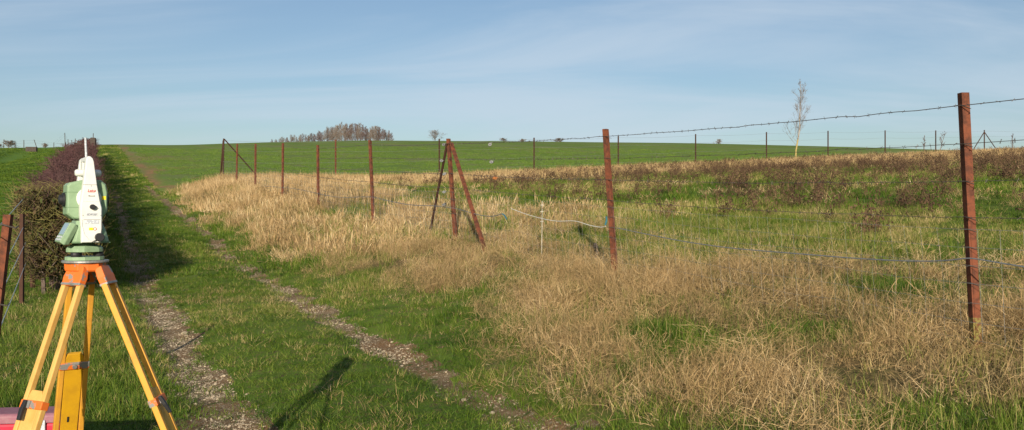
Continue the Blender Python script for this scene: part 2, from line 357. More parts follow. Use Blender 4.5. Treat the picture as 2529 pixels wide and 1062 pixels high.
# ------------------------------------------------------------------ scattered plants (nobody could count them)
SRC = {}
def tuft(name, m, n, rad, hmin, hmax, wid, seg=3, lean=.5, curl=.6, splay=.4, seed=1, heads=False, dirb=None, zr=0):
    r = random.Random(seed); vs = []; fs = []; bt = []
    for k in range(n):
        a = r.uniform(0, 2*math.pi); d = rad*math.sqrt(r.random()); x, y = d*math.cos(a), d*math.sin(a)
        la = r.uniform(0, 2*math.pi) if r.random() > splay else a
        if dirb is not None and r.random() < .6: la = dirb+r.gauss(0, .5)
        hgt = r.uniform(hmin, hmax)*(1 if r.random() < .8 else .6); ln = abs(r.gauss(0, lean)); cu = abs(r.gauss(0, curl))
        wa = r.uniform(0, math.pi); wx, wy = math.cos(wa)*wid/2, math.sin(wa)*wid/2
        px, py, pz = x, y, -.02+zr*r.random()**1.5; el = math.pi/2-ln*.6; b0 = len(vs); t = r.gauss(0, .17 if m == 'dry' else .13)
        for j in range(seg+1):
            wf = 1-.95*(j/seg)**1.5 if not heads else (.55 if j < seg-1 else (1.9 if j == seg-1 else .1))
            if j == seg: vs.append((px, py, pz)); bt.append(t)
            else: vs += [(px-wx*wf, py-wy*wf, pz), (px+wx*wf, py+wy*wf, pz)]; bt += [t, t]
            st = hgt/seg; px += math.cos(la)*math.cos(el)*st; py += math.sin(la)*math.cos(el)*st; pz += math.sin(el)*st
            el -= cu*1.2/seg
            if pz < .004: pz = .004
        for j in range(seg-1): fs.append((b0+2*j, b0+2*j+1, b0+2*j+3, b0+2*j+2))
        fs.append((b0+2*seg-2, b0+2*seg-1, b0+2*seg))
    me = bpy.data.meshes.new(name); me.from_pydata(vs, [], fs); me.update()
    at = me.attributes.new('btint', 'FLOAT', 'POINT'); at.data.foreach_set('value', bt)
    me.materials.append(M[m]); return me
def dock_mesh(name, seed, n=5):
    r = random.Random(seed); vs = []; fs = []; bt = []
    for k in range(n):
        x, y = r.gauss(0, .12), r.gauss(0, .12); h = r.uniform(.3, .75); la = r.uniform(0, 6.28); ln = abs(r.gauss(0, .25)); tx, ty = math.cos(la)*ln, math.sin(la)*ln
        b = len(vs); w_ = .006; t = r.gauss(0, .12)
        vs += [(x-w_, y, 0), (x+w_, y, 0), (x+tx*h, y+ty*h, h)]; fs.append((b, b+1, b+2)); bt += [t]*3
        for q in range(46):
            f = r.uniform(.3, 1); s = r.uniform(.012, .035); sp = .085*(1.25-f)
            cx, cy, cz = x+tx*h*f+r.gauss(0, sp), y+ty*h*f+r.gauss(0, sp), h*f+r.gauss(0, .02)
            b = len(vs); p = [(cx+r.uniform(-s, s), cy+r.uniform(-s, s), max(.01, cz+r.uniform(-s*1.6, s*1.6))) for _ in range(3)]
            vs += p; fs.append((b, b+1, b+2)); bt += [t+r.gauss(0, .12)]*3
    me = bpy.data.meshes.new(name); me.from_pydata(vs, [], fs); me.update()
    at = me.attributes.new('btint', 'FLOAT', 'POINT'); at.data.foreach_set('value', bt)
    me.materials.append(M['dock']); return me
def stone_mesh(name, seed, sub=1):
    import bmesh
    bm = bmesh.new(); bmesh.ops.create_icosphere(bm, subdivisions=sub, radius=1); r = random.Random(seed)
    sx, sy, sz = r.uniform(.8, 1.3), r.uniform(.6, 1), r.uniform(.4, .75)
    for v in bm.verts:
        f = r.uniform(.72, 1.12); v.co = Vector((v.co.x*sx*f, v.co.y*sy*f, v.co.z*sz*f))
    me = bpy.data.meshes.new(name); bm.to_mesh(me); bm.free(); me.materials.append(M['stone']); return me
def scatter(name, meshes, x, y, rotz, scl, idx, tint, label, cat, z=None, tilt=None):
    if z is None: z = height(x, y)
    k = len(x); me = bpy.data.meshes.new(name); me.vertices.add(k)
    me.vertices.foreach_set('co', np.stack([x, y, z], 1).ravel().astype(np.float32))
    rot = np.zeros((k, 3), np.float32); rot[:, 2] = rotz
    if tilt is not None: rot[:, :2] = tilt
    for nm, ty, fld, arr in (('rot', 'FLOAT_VECTOR', 'vector', rot.ravel()), ('scl', 'FLOAT_VECTOR', 'vector', np.asarray(scl, np.float32).ravel()), ('idx', 'INT', 'value', idx.astype(np.int32)), ('tint', 'FLOAT', 'value', tint.astype(np.float32))):
        a = me.attributes.new(nm, ty, 'POINT'); a.data.foreach_set(fld, arr)
    o = bpy.data.objects.new(name, me); COL.objects.link(o)
    src = bpy.data.collections.new(name+'_source')
    for i, q in enumerate(meshes): src.objects.link(bpy.data.objects.new('%s_piece_%02d' % (name, i), q))
    ng = bpy.data.node_groups.new(name+'_nodes', 'GeometryNodeTree')
    ng.interface.new_socket('Geometry', in_out='INPUT', socket_type='NodeSocketGeometry'); ng.interface.new_socket('Geometry', in_out='OUTPUT', socket_type='NodeSocketGeometry')
    gi = ng.nodes.new('NodeGroupInput'); go = ng.nodes.new('NodeGroupOutput'); ip = ng.nodes.new('GeometryNodeInstanceOnPoints')
    ci = ng.nodes.new('GeometryNodeCollectionInfo'); ci.inputs['Collection'].default_value = src; ci.inputs['Separate Children'].default_value = True; ci.inputs['Reset Children'].default_value = True
    def na(nm, ty):
        q = ng.nodes.new('GeometryNodeInputNamedAttribute'); q.data_type = ty; q.inputs['Name'].default_value = nm; return q.outputs['Attribute']
    er = ng.nodes.new('FunctionNodeEulerToRotation'); ng.links.new(na('rot', 'FLOAT_VECTOR'), er.inputs[0])
    ng.links.new(gi.outputs[0], ip.inputs['Points']); ng.links.new(ci.outputs[0], ip.inputs['Instance']); ip.inputs['Pick Instance'].default_value = True
    ng.links.new(na('idx', 'INT'), ip.inputs['Instance Index']); ng.links.new(er.outputs[0], ip.inputs['Rotation']); ng.links.new(na('scl', 'FLOAT_VECTOR'), ip.inputs['Scale'])
    ng.links.new(ip.outputs[0], go.inputs[0])
    md = o.modifiers.new('scatter', 'NODES'); md.node_group = ng
    return tag(o, label, cat, kind='stuff')
def wedge(dens, y0, y1, pad=2.0):
    """random places in front of the camera at so many per square metre"""
    half = .585*y1+pad; area = (y1-y0)*2*half; k = int(dens*area)
    x = rng.uniform(-half, half, k); y = rng.uniform(y0, y1, k); ok = np.abs(x) < .585*y+pad
    return x[ok], y[ok]
BANDS = [(2.0, 9, 1.0, 0), (9, 16, .62, 0), (16, 28, .30, 1), (28, 50, .14, 1), (50, 80, .07, 2), (80, 150, .03, 2)]    # y0, y1, density factor, level of detail
def bands(d0, bs=BANDS):
    X = []; Y = []; L = []
    for y0, y1, f, l in bs:
        x, y = wedge(d0*f, y0, y1); X.append(x); Y.append(y); L.append(np.full(len(x), l))
    return np.concatenate(X), np.concatenate(Y), np.concatenate(L)
G = []
for s in range(4): G.append(tuft('grass_near_%d' % s, 'grass', 46, .12, .045, .145, .0046, 3, 1.15, 1.3, .4, 10+s))
for s in range(3): G.append(tuft('grass_mid_%d' % s, 'grass', 40, .17, .07, .18, .011, 2, .8, .9, .4, 20+s))
for s in range(2): G.append(tuft('grass_far_%d' % s, 'grass', 40, .30, .08, .2, .03, 2, .8, .8, .4, 30+s))
GI = {0: (0, 4), 1: (4, 7), 2: (7, 9)}
def pick(L, tab): return np.array([0 if len(L) == 0 else 0]) if len(L) == 0 else np.array([tab[l][0] for l in (0, 1, 2)])[L]+np.floor(rng.random(len(L))*np.array([tab[l][1]-tab[l][0] for l in (0, 1, 2)])[L]).astype(int)
# green grass
x, y, L = bands(150); u, v = xy2uv(x, y); dr = dryness(u, v); ra_ = rut_amt(u, v)
nA = fbm(x*.9, y*.9, 3); nB = fbm(x*.35+4, y*.35, 3)
keep = (ra_ < .02+.9*(rng.random(len(x)) < .10+.35*sstep(.55, .68, fbm(x*.7+40, y*.7, 2)))) & ~((v > 3.0) & (u > 47.6)) & (rng.random(len(x)) > dr*.84) & (v > -14)
keep &= rng.random(len(x)) < np.clip(.5+1.3*(nA-.35), .25, 1)
x, y, L, u, v, dr, nA, nB = [q[keep] for q in (x, y, L, u, v, dr, nA, nB)]
hs = .75+.75*sstep(.45, .7, nA)*(np.abs(v-1.7) > 1.35)+.25*rng.standard_normal(len(x))*.5+.7*dr+.35*sstep(3.0, 4.0, v)-.12*(v < .3)
hs = np.where((v > .9) & (v < 2.5), hs*.72, hs); hs = np.where(v < -1.4, hs*.6, hs); hs = np.where((v > 8) & (u < 47), hs*.75, hs); hs = np.clip(hs, .35, 2.2)
tint = np.clip(.40+.95*(nB-.5)+.15*rng.standard_normal(len(x))+.34*(rng.random(len(x)) < .13)+.22*dr, 0.02, .98)
tint = np.where((v > 8) & (u < 47), np.clip(tint+.06+.2*(fbm(x*.5+60, y*.5, 2)-.5), .02, .98), tint)
tint = np.where(v < -1.4, np.clip(tint-.08, .05, .5), tint)
scatter('green_grass', G, x, y, rng.uniform(0, 6.28, len(x)), np.stack([1+0*hs, 1+0*hs, hs], 1)*(.9+.3*rng.random(len(x)))[:, None], pick(L, GI), tint,
        'green grass growing over the track, verges and enclosure', 'grass')
# dry straw-coloured grass
D = []
for s in range(3): D.append(tuft('dry_near_%d' % s, 'dry', 60, .18, .10, .42, .0032, 4, .65, 1.2, .15, 40+s, heads=(s == 0)))
for s in range(3): D.append(tuft('dry_mat_%d' % s, 'dry', 96, .26, .05, .24, .0032, 3, 2.0, 1.5, .1, 45+s, zr=.20))
for s in range(3): D.append(tuft('dry_mid_%d' % s, 'dry', 46, .22, .2, .52, .0085, 4, .6, 1.1, .3, 50+s, heads=(s == 0)))
for s in range(3): D.append(tuft('dry_far_%d' % s, 'dry', 50, .34, .22, .52, .020, 3, .55, .8, .3, 60+s))
DI = {0: (0, 6), 1: (6, 9), 2: (9, 12)}
x, y, L = bands(92, [(2.0, 9, 1.0, 0), (9, 16, .75, 0), (16, 28, .36, 1), (28, 50, .18, 2), (50, 80, .11, 2)]); u, v = xy2uv(x, y); dr = dryness(u, v)
nA = fbm(x*1.3+3, y*1.3, 3); nB = fbm(x*.4, y*.4+7, 3); nC = fbm(x*3.1, y*3.1, 2)
keep = (rng.random(len(x)) < dr*np.clip(.55+1.6*(nA-.4), .2, 1)) & (v < 75)
x, y, L, u, v, dr, nA, nB, nC = [q[keep] for q in (x, y, L, u, v, dr, nA, nB, nC)]
hs = np.clip(.58+1.5*(nA-.42)*(1-.5*sstep(10, 18, y))+.18*rng.standard_normal(len(x))+.12*sstep(14, 20, u)*(v < 9), .3, 1.4)*np.clip(.45+.7*dr, .4, 1)
tint = np.clip(.55+.8*(nB-.5)+.5*(nC-.5)+.17*rng.standard_normal(len(x)), .02, .98)
mt = .25+1.15*(1-sstep(9, 17, y)); tilt = np.stack([mt*(fbm(x*1.4, y*1.4+20, 2)-.5)*2+(.10+.14*mt)*rng.standard_normal(len(x)), mt*(fbm(x*1.4+31, y*1.4, 2)-.5)*2+(.10+.14*mt)*rng.standard_normal(len(x))], 1)
scatter('dry_grass', D, x, y, rng.uniform(0, 6.28, len(x)), np.stack([1+0*hs, 1+0*hs, hs], 1), pick(L, DI), tint,
        'tall straw-coloured dead grass along both fences', 'grass', tilt=tilt)
# dead blades lying in the green grass
SB = [tuft('straw_%d' % s, 'dry', 14, .2, .05, .17, .0036, 3, 2.2, .7, .2, 120+s) for s in range(4)]
x, y = wedge(22, 2, 24); u, v = xy2uv(x, y); nA = fbm(x*1.1+2, y*1.1, 3); kp = (rng.random(len(x)) < .12+.9*sstep(.46, .66, nA)+.3*(v > 3)) & (v < 9) & (v > -9) & (rut_amt(u, v) < .1); x, y = x[kp], y[kp]
scatter('straw', SB, x, y, rng.uniform(0, 6.28, len(x)), np.stack([np.ones(len(x))]*3, 1)*rng.uniform(.6, 1.2, len(x))[:, None], rng.integers(0, 4, len(x)), np.clip(.34+.25*rng.standard_normal(len(x)), 0, 1), 'loose dead straw blades lying in the green grass', 'straw', z=height(x, y)+.03)
# dead brown docks and weeds inside the fence
DK = [dock_mesh('dock_%d' % s, 70+s) for s in range(5)]
x, y = wedge(5.0, 10, 78); u, v = xy2uv(x, y); nA = fbm(x*.22, y*.22+3, 3); nB = fbm(x*.9, y*.9, 2)
pr = (.12+.70*sstep(.45, .60, .3*nA+.7*nB))*sstep(8.5, 12, v)*(u < 46)*np.clip(1.1-.0*u, 0, 1)
pr = pr*np.where(u > 31, .55*sstep(16, 28, v), 1)
keep = rng.random(len(x)) < pr; x, y, u, v = x[keep], y[keep], u[keep], v[keep]
s_ = rng.uniform(.35, .8, len(x))
scatter('dead_weeds', DK, x, y, rng.uniform(0, 6.28, len(x)), np.stack([s_*1.2, s_*1.2, s_], 1), rng.integers(0, 5, len(x)), np.clip(.45+.2*rng.standard_normal(len(x)), 0, 1),
        'dark brown dead weeds scattered over the green middle of the enclosure', 'weeds')
# crop seedlings on the near part of the field
CG = [tuft('crop_%d' % s, 'crop', 30, .34, .05, .13, .03, 2, .7, .6, .3, 80+s) for s in range(3)]
x, y = wedge(2.4, 44, 130, 6); u, v = xy2uv(x, y); kp = (u > 48.3) & (v > 4.2+1.2*(fbm(u*.3, v*0+1, 2)-.5)) & (fbm(x*.5, y*.3, 3) < .66); x, y = x[kp], y[kp]; s_ = rng.uniform(.7, 1.3, len(x))
scatter('crop_seedlings', CG, x, y, rng.uniform(0, 6.28, len(x)), np.stack([s_]*3, 1), rng.integers(0, 3, len(x)), np.clip(.45+.5*(fbm(x*.1, y*.1, 3)-.5)+.15*rng.standard_normal(len(x)), 0, 1),
        'young green crop covering the hillside field', 'crop')
# flint gravel in the ruts
ST = [stone_mesh('flint_%d' % s, 90+s) for s in range(6)]
u = rng.uniform(3.5, 30, 60000)**1.0; u = 3.5+(rng.random(44000)**1.6)*34; a, b = rutc(u); side = rng.random(len(u)) < .55
v = np.where(side, a, b)+rng.normal(0, .15, len(u)); x, y = uv2xy(u, v); cl = fbm(x*1.6, y*1.6, 3)
kp = (rut_amt(u, v) > -.25) & (rng.random(len(u)) < .08+.92*sstep(.42, .60, cl)); x, y, u = x[kp], y[kp], u[kp]
s_ = np.clip(rng.lognormal(-5.0, .45, len(x)), .003, .02)
scatter('gravel', ST, x, y, rng.uniform(0, 6.28, len(x)), np.stack([s_]*3, 1), rng.integers(0, 6, len(x)), rng.random(len(x)), 'pale flint gravel lying in the two wheel ruts', 'gravel')
# ------------------------------------------------------------------ total station on its tripod
IX, IY, IZ = (211-1264.5)/F*3.1, 3.1, CZ-(642-531)/F*3.1
LOS = math.atan2(-IX, IY)
ts = empty('total_station', (IX-.006, IY, IZ), LOS+R(8), label='white and pale green surveying total station on the yellow tripod', cat='total station')
def zx(x, y): return ((x-281)/2686, (985-y)/2686)
def ring(r, n=24): return [(r*math.cos(2*math.pi*i/n), r*math.sin(2*math.pi*i/n)) for i in range(n)]
def cylx(mb, c, r, l, n=24, prof=None):          # cylinder along local x, prof = list of (dx, r)
    prof = prof or [(-l/2, r), (l/2, r)]
    return mb.loft([[(c[0]+d, c[1]+q[0], c[2]+q[1]) for q in ring(rr, n)] for d, rr in prof])
def cyly(mb, c, r, l, n=24, prof=None):
    prof = prof or [(-l/2, r), (l/2, r)]
    return mb.loft([[(c[0]-q[0], c[1]+d, c[2]+q[1]) for q in ring(rr, n)] for d, rr in prof])
# tribrach
tri = MB()
def rtri(r, cut, z):                             # rounded triangle plate
    pts = []
    for k in range(3):
        a = R(90+120*k+20)
        for d in (-cut, -cut/2, 0, cut/2, cut): pts.append((r*math.cos(a+d)*(1 if abs(d) < cut else .97), r*math.sin(a+d)*(1 if abs(d) < cut else .97), z))
    return pts
tri.loft([rtri(.066, .62, .0005), rtri(.066, .62, .0125)]); tri.loft([rtri(.062, .60, .029), rtri(.062, .60, .040), rtri(.055, .62, .050)])
tb = tri.build('tribrach', 'green_plastic', ts, .001)
for k in range(3):
    a = R(90+120*k+20); c = (.047*math.cos(a), .047*math.sin(a))
    MB().loft([[(c[0]+r*math.cos(q)*1., c[1]+r*math.sin(q), z) for q in [2*math.pi*i/20 for i in range(20)]] for r, z in ((.008, .0127), (.0155, .0135), (.0165, .020), (.0155, .0265), (.008, .0288))]).build('foot_screw', 'black', tb)
MB().lathe([(.045, .0502), (.045, .054), (.036, .055), (.036, .0605)], 28).build('collar', 'green_dark', ts)
# alidade base: a skirt that narrows upwards
def rect(x0, x1, y0, y1, z, c=.012): return [(x0+c, y0, z), (x1-c, y0, z), (x1, y0+c, z), (x1, y1-c, z), (x1-c, y1, z), (x0+c, y1, z), (x0, y1-c, z), (x0, y0+c, z)]
ab = MB().loft([rect(-.044, .070, -.068, .068, .061), rect(-.047, .072, -.071, .071, .066), rect(-.040, .062, -.070, .070, .105), rect(-.030, .048, -.066, .066, .138)]).build('alidade_base', 'green_plastic', ts, .002)
MB().box((.013, 0, .0625), (.121, .146, .0035)).build('base_seam', 'green_dark', ab)
# two standards: the near one carries the white side cover, the far one mirrors it
cov = [(-.020, .062), (.044, .062), (.0465, .11), (.0465, .18), (.040, .207), (.0305, .262), (.020, .342), (.0165, .352), (.0095, .3585), (.002, .3585), (-.0035, .352), (-.006, .335), (-.0135, .262), (-.0235, .19), (-.0235, .16), (-.020, .11)]
def standard(y0, y1, name):
    mid = (y0+y1)/2; out_ = y0 if abs(y0) > abs(y1) else y1
    cx = sum(p[0] for p in cov)/len(cov); cz = .2
    sh = [((p[0]-cx)*.9+cx, (p[1]-cz)*.985+cz) for p in cov]
    a, b = (y0, y1)
    if abs(y0) > abs(y1): loops = [[(p[0], y0, p[1]) for p in sh], [(p[0], y0+.006, p[1]) for p in cov], [(p[0], y1, p[1]) for p in cov]]
    else: loops = [[(p[0], y0, p[1]) for p in cov], [(p[0], y1-.006, p[1]) for p in cov], [(p[0], y1, p[1]) for p in sh]]
    return MB().loft(loops).build(name, 'white_plastic', ts, .0015)
st_n = standard(-.088, -.055, 'side_cover'); st_f = standard(.055, .088, 'side_cover')
yf = -.0885
MB().prism([(-.0135, .2612), (.0295, .2612), (.0295, .2602), (-.0135, .2602)], yf-.0004, yf+.002).build('seam', 'label_dark', st_n)
MB().prism([(-.015, .204), (.036, .204), (.036, .2032), (-.015, .2032)], yf-.0004, yf+.002).build('seam', 'label_grey', st_n)
MB().prism([(-.013, .1422), (.040, .1422), (.040, .1412), (-.013, .1412)], yf-.0004, yf+.002).build('seam', 'label_dark', st_n)
pts = [(-.0135+.0*t, .14-.065*t) for t in ()]
cur = [(-.018, yf-.0006, .142), (-.0165, yf-.0006, .118), (-.010, yf-.0006, .092), (.004, yf-.0006, .073), (.014, yf-.0006, .066)]
MB().tube(cur, .0006, 5).build('panel_edge', 'label_grey', st_n)
def text(s, x, z, size, m, name, shear=0, parent=st_n):
    c = bpy.data.curves.new(name, 'FONT'); c.body = s; c.size = size; c.align_x = 'CENTER'; c.align_y = 'CENTER'; c.extrude = .0003; c.shear = shear
    t = bpy.data.objects.new(name, c); COL.objects.link(t)
    dg = bpy.context.evaluated_depsgraph_get(); me = bpy.data.meshes.new_from_object(t.evaluated_get(dg)); bpy.data.objects.remove(t)
    me.materials.clear(); me.materials.append(M[m]); o = bpy.data.objects.new(name, me); COL.objects.link(o); o.parent = parent
    o.rotation_euler = (R(90), 0, 0); o.location = (x, yf-.0008, z); return o
text('Leica', .0115, .2405, .0125, 'red_print', 'logo', .35)
MB().box((.0115, yf-.0006, .2355), (.02, .0006, .0009)).build('logo_underline', 'red_print', st_n)
text('Bluetooth', .0125, .2225, .0052, 'label_dark', 'print')
MB().box((.0135, yf-.0002, .159), (.036, .001, .0088)).build('name_plate', 'label_grey', st_n)
text('TCRP1201', .0135, .159, .0072, 'label_dark', 'print')
MB().box((.014, yf-.0002, .1335), (.043, .001, .0125)).build('type_label', 'label_grey', st_n)
MB().box((.0105, yf-.0002, .1095), (.0128, .001, .0088)).build('warning_label', 'yellow_label', st_n)
cyly(MB(), (.0225, yf-.0002, .1095), .0048, .001).build('warning_label', 'white_plastic', st_n); MB().tube([(.0225+.0046*math.cos(a), yf-.001, .1095+.0046*math.sin(a)) for a in [i*math.pi/8 for i in range(17)]], .0007, 5).build('warning_ring', 'red_print', st_n)
cyly(MB(), (.0145, yf-.006, .185), .0088, .012, 20, [(-.009, .0075), (-.007, .0088), (.007, .0088)]).build('focus_knob', 'black', st_n)
MB().prism([(.015, .190), (.0285, .1835), (.015, .180)], yf-.011, yf-.004).build('knob_pointer', 'black', st_n)
cyly(MB(), (.036, yf-.008, .081), .0145, .016, 24, [(-.013, .0125), (-.011, .0145), (.008, .0145)]).build('drive_knob', 'black', st_n)
MB().tube([(.0445, yf-.001, .135), (.0455, yf-.004, .115), (.041, yf-.006, .096)], .0012, 6).build('cable', 'black', st_n)
MB().tube([(.030, yf-.004, .072), (.018, yf-.006, .068), (.012, yf-.004, .0625)], .0014, 6).build('cable', 'black', st_n)
for px_, pz_ in ((.0115, .2565), (-.0145, .156), (.041, .156)): cyly(MB(), (px_, yf-.0003, pz_), .0013, .001, 10).build('screw', 'label_dark', st_n)
# telescope between the standards, its axis left to right
tel = [(-.060, .160), (-.059, .2585), (-.050, .269), (-.014, .2775), (.047, .2795), (.064, .264), (.0695, .236), (.0685, .169), (.056, .150), (.02, .140), (-.039, .1435)]
tl = MB(); cx, cz = .004, .21
tl.loft([[((p[0]-cx)*.93+cx, -.053, (p[1]-cz)*.93+cz) for p in tel], [(p[0], -.046, p[1]) for p in tel], [(p[0], .046, p[1]) for p in tel], [((p[0]-cx)*.93+cx, .053, (p[1]-cz)*.93+cz) for p in tel]])
tele = tl.build('telescope', 'green_plastic', ts, .002)
for z in (.2355, .1835):
    MB().box((-.0603, 0, z), (.0012, .088, .0012)).build('seam', 'green_dark', tele)
    MB().box((-.04, -.0533, z), (.036, .0012, .0012)).build('seam', 'green_dark', tele)
MB().prism([(-.041, .15), (-.024, .144), (-.024, .1415), (-.0415, .148)], -.0537, -.045).build('seam', 'green_dark', tele)
cylx(MB(), (-.064, 0, .21), .03, .02, 28, [(-.004, .022), (-.003, .024), (.003, .0245)]).build('eyepiece_ring', 'black', tele)
cylx(MB(), (-.073, 0, .21), .02, .012, 24, [(-.006, .012), (-.004, .016), (.006, .017)]).build('eyepiece', 'black', tele)
cylx(MB(), (.0735, 0, .21), .024, .01, 28, [(-.005, .0235), (.003, .0235), (.005, .020)]).build('lens_ring', 'black', tele)
cylx(MB(), (.0775, 0, .21), .019, .001, 28).build('lens', 'screen', tele)
MB().box((.0565, -.0518, .2165), (.013, .003, .0125)).build('warning_label', 'yellow_label', tele)
cyly(MB(), (.009, -.0545, .2135), .0395, .008, 36, [(-.004, .037), (-.002, .0395), (.004, .0395)]).build('pivot_disc', 'white_plastic', tele)
# carrying handle with its radio module and aerial
hn = MB(); hp = [(-.004, .342), (.0175, .342), (.016, .353), (.009, .359), (.003, .359), (-.003, .353)]
hn.prism(hp, -.0545, .0545)
hd = hn.build('handle', 'white_plastic', ts, .0015)
cylx(MB(), (.012, -.012, .3035), .0125, .084, 20, [(-.042, .007), (-.039, .011), (-.034, .0125), (.034, .0125), (.039, .011), (.042, .007)]).build('radio_module', 'white_plastic', hd, 0, True)
MB().box((.0065, .03, .318), (.02, .049, .05)).build('module_bracket', 'white_plastic', hd, .003)
MB().tube([(.012, .03, .30), (.0125, .03, .36), (.0095, .03, .43)], [.0045, .0042, .0036], 10).build('aerial', 'label_grey', hd)
# keyboard and display: a slab leaning out on the left
kb = empty('k', (0, 0, 0)); bpy.data.objects.remove(kb)
mk = Matrix.Translation((-.058, -.020, .093))@Matrix.Rotation(R(1), 4, 'Z')@Matrix.Rotation(R(27), 4, 'Y')
key = MB().loft([[(-.013, -.058, -.037), (-.013, .058, -.037), (-.013, .058, .037), (-.013, -.058, .037)], [(.004, -.060, -.040), (.004, .060, -.040), (.004, .060, .040), (.004, -.060, .040)], [(.018, -.05, -.032), (.018, .05, -.032), (.018, .05, .032), (.018, -.05, .032)]], mk).build('keyboard_unit', 'green_plastic', ts, .002)
MB().box((-.0134, 0, .012), (.0012, .092, .042), mk).build('display', 'screen', key)
for j in range(2):
    for i in range(7): MB().box((-.0136, -.045+.015*i, -.018-.010*j), (.002, .0105, .0065), mk).build('key', 'label_grey', key)

tp = empty('survey_tripod', (IX, IY, IZ), LOS, label='yellow wooden survey tripod with orange fittings standing beside the track', cat='tripod')
MB().lathe([(.074, -.0085), (.0755, -.007), (.0755, -.002), (.074, 0)], 40).build('head_plate', 'bare_metal', tp, 0)
hdm = MB()
def hexl(r, z, k=.55):
    return [(r*(1 if i % 2 == 0 else k+.35)*math.cos(R(98-30+60*(i//2)*1.0+ (60 if i % 2 else 0)*.5)), r*(1 if i % 2 == 0 else k+.35)*math.sin(R(98-30+60*(i//2)+(60 if i % 2 else 0)*.5)), z) for i in range(12)]
hdm.loft([hexl(.058, -.040), hexl(.066, -.034), hexl(.068, -.009)])
head = hdm.build('head_casting', 'orange_worn', tp, .002)
MB().lathe([(.012, -.075), (.014, -.072), (.014, -.052), (.006, -.051), (.006, -.041)], 16).build('clamp_screw', 'black', tp)
TILT = R(22)
for q, (az, lv) in enumerate(((101, 0), (220, 1), (338, 1))):
    a = R(az); TILT = R((22, 21, 22)[q]); rad = Vector((math.cos(a), math.sin(a), 0)); tan = Vector((-math.sin(a), math.cos(a), 0))
    dn = (rad*math.sin(TILT)-Vector((0, 0, 1))*math.cos(TILT)).normalized(); nrm = tan.cross(dn)
    org = rad*(.056, .050, .058)[q]+Vector(((0, .016, 0)[q], 0, -.03))
    B = Matrix((( tan.x, nrm.x, -dn.x, org.x), (tan.y, nrm.y, -dn.y, org.y), (tan.z, nrm.z, -dn.z, org.z), (0, 0, 0, 1)))   # local: x across the leg, y out of it, z up along it
    leg = None
    def P(mb, name, m, bev=0, par=None):
        return mb.build(name, m, par or tp, bev)
    spread = .030 if q != 1 else .030
    rails = []
    ml = MB()
    for s in (-1, 1):
        ml.loft([[(s*(spread+.006)+dx*.0095, dy*.0105, -.052) for dx, dy in ((-1, -1), (1, -1), (1, 1), (-1, 1))], [(s*(spread+.016)+dx*.0095, dy*.0105, -.93) for dx, dy in ((-1, -1), (1, -1), (1, 1), (-1, 1))]], B)
        if s == -1: pass
    leg = P(ml, 'leg', 'yellow_wood' if q != 1 else 'yellow_pale', .003)
    P(MB().loft([[(-.042, -.013, -.062), (.042, -.013, -.062), (.042, .013, -.062), (-.042, .013, -.062)], [(-.044, -.014, -.03), (.044, -.014, -.03), (.044, .014, -.03), (-.044, .014, -.03)], [(-.036, -.012, .008), (.036, -.012, .008), (.036, .012, .008), (-.036, .012, .008)]], B), 'hinge_casting', 'orange_worn', .003, leg)
    P(MB().box((.0, 0, -.056), (.091, .0285, .009), B), 'casting_rim', 'bare_metal', .002, leg)
    h0 = (-.365, -.442, -.475)[q]
    foot_len = 1.42
    P(MB().loft([[(-.0275, -.0075, -foot_len+.16), (.0275, -.0075, -foot_len+.16), (.0275, .0075, -foot_len+.16), (-.0275, .0075, -foot_len+.16)], [(-.0305, -.0085, h0+.004), (.0305, -.0085, h0+.004), (.0305, .0085, h0+.004), (-.0305, .0085, h0+.004)], [(-.024, -.008, h0+.022), (.024, -.008, h0+.022), (.024, .008, h0+.022), (-.024, .008, h0+.022)]], B), 'sliding_leg', 'yellow_panel' if q != 1 else 'yellow_pale', .002, leg)
    cz_ = h0-.026
    cl = P(MB().box((0, 0, cz_), (.102, .030, .028), B), 'leg_clamp', 'orange_worn', .003, leg)
    if q == 0:
        MB().loft([[(.008*math.cos(t), .0152+d, cz_+.008*math.sin(t)) for t in [2*math.pi*i/14 for i in range(14)]] for d in (0, .006)], B).build('clamp_bolt', 'bare_metal', leg)
        P(MB().box((.006, .0088, -.62), (.006, .004, .022), B), 'leg_slot', 'black', 0, leg)
    else:
        s = -1
        MB().loft([[(-.020+dx*.0075, s*(.016+.004)+dy*.006, cz_+.012) for dx, dy in ((-1, -1), (1, -1), (1, 1), (-1, 1))], [(-.018+dx*.008, s*.026+dy*.006, cz_-.02) for dx, dy in ((-1, -1), (1, -1), (1, 1), (-1, 1))], [(-.012+dx*.007, s*.030+dy*.005, cz_-.055) for dx, dy in ((-1, -1), (1, -1), (1, 1), (-1, 1))]], B).build('clamp_lever', 'black', leg, .002)
        MB().box((-.012, -.0165, cz_), (.022, .006, .024), B).build('lever_plate', 'bare_metal', leg)
    MB().loft([[(r_*math.cos(t), r_*math.sin(t), z_) for t in [2*math.pi*i/12 for i in range(12)]] for r_, z_ in ((.002, -foot_len), (.012, -foot_len+.06), (.016, -foot_len+.17))], B).build('steel_foot', 'bare_metal', leg)
    MB().box((0, .03, -foot_len+.14), (.03, .06, .006), B).build('foot_step', 'orange', leg)

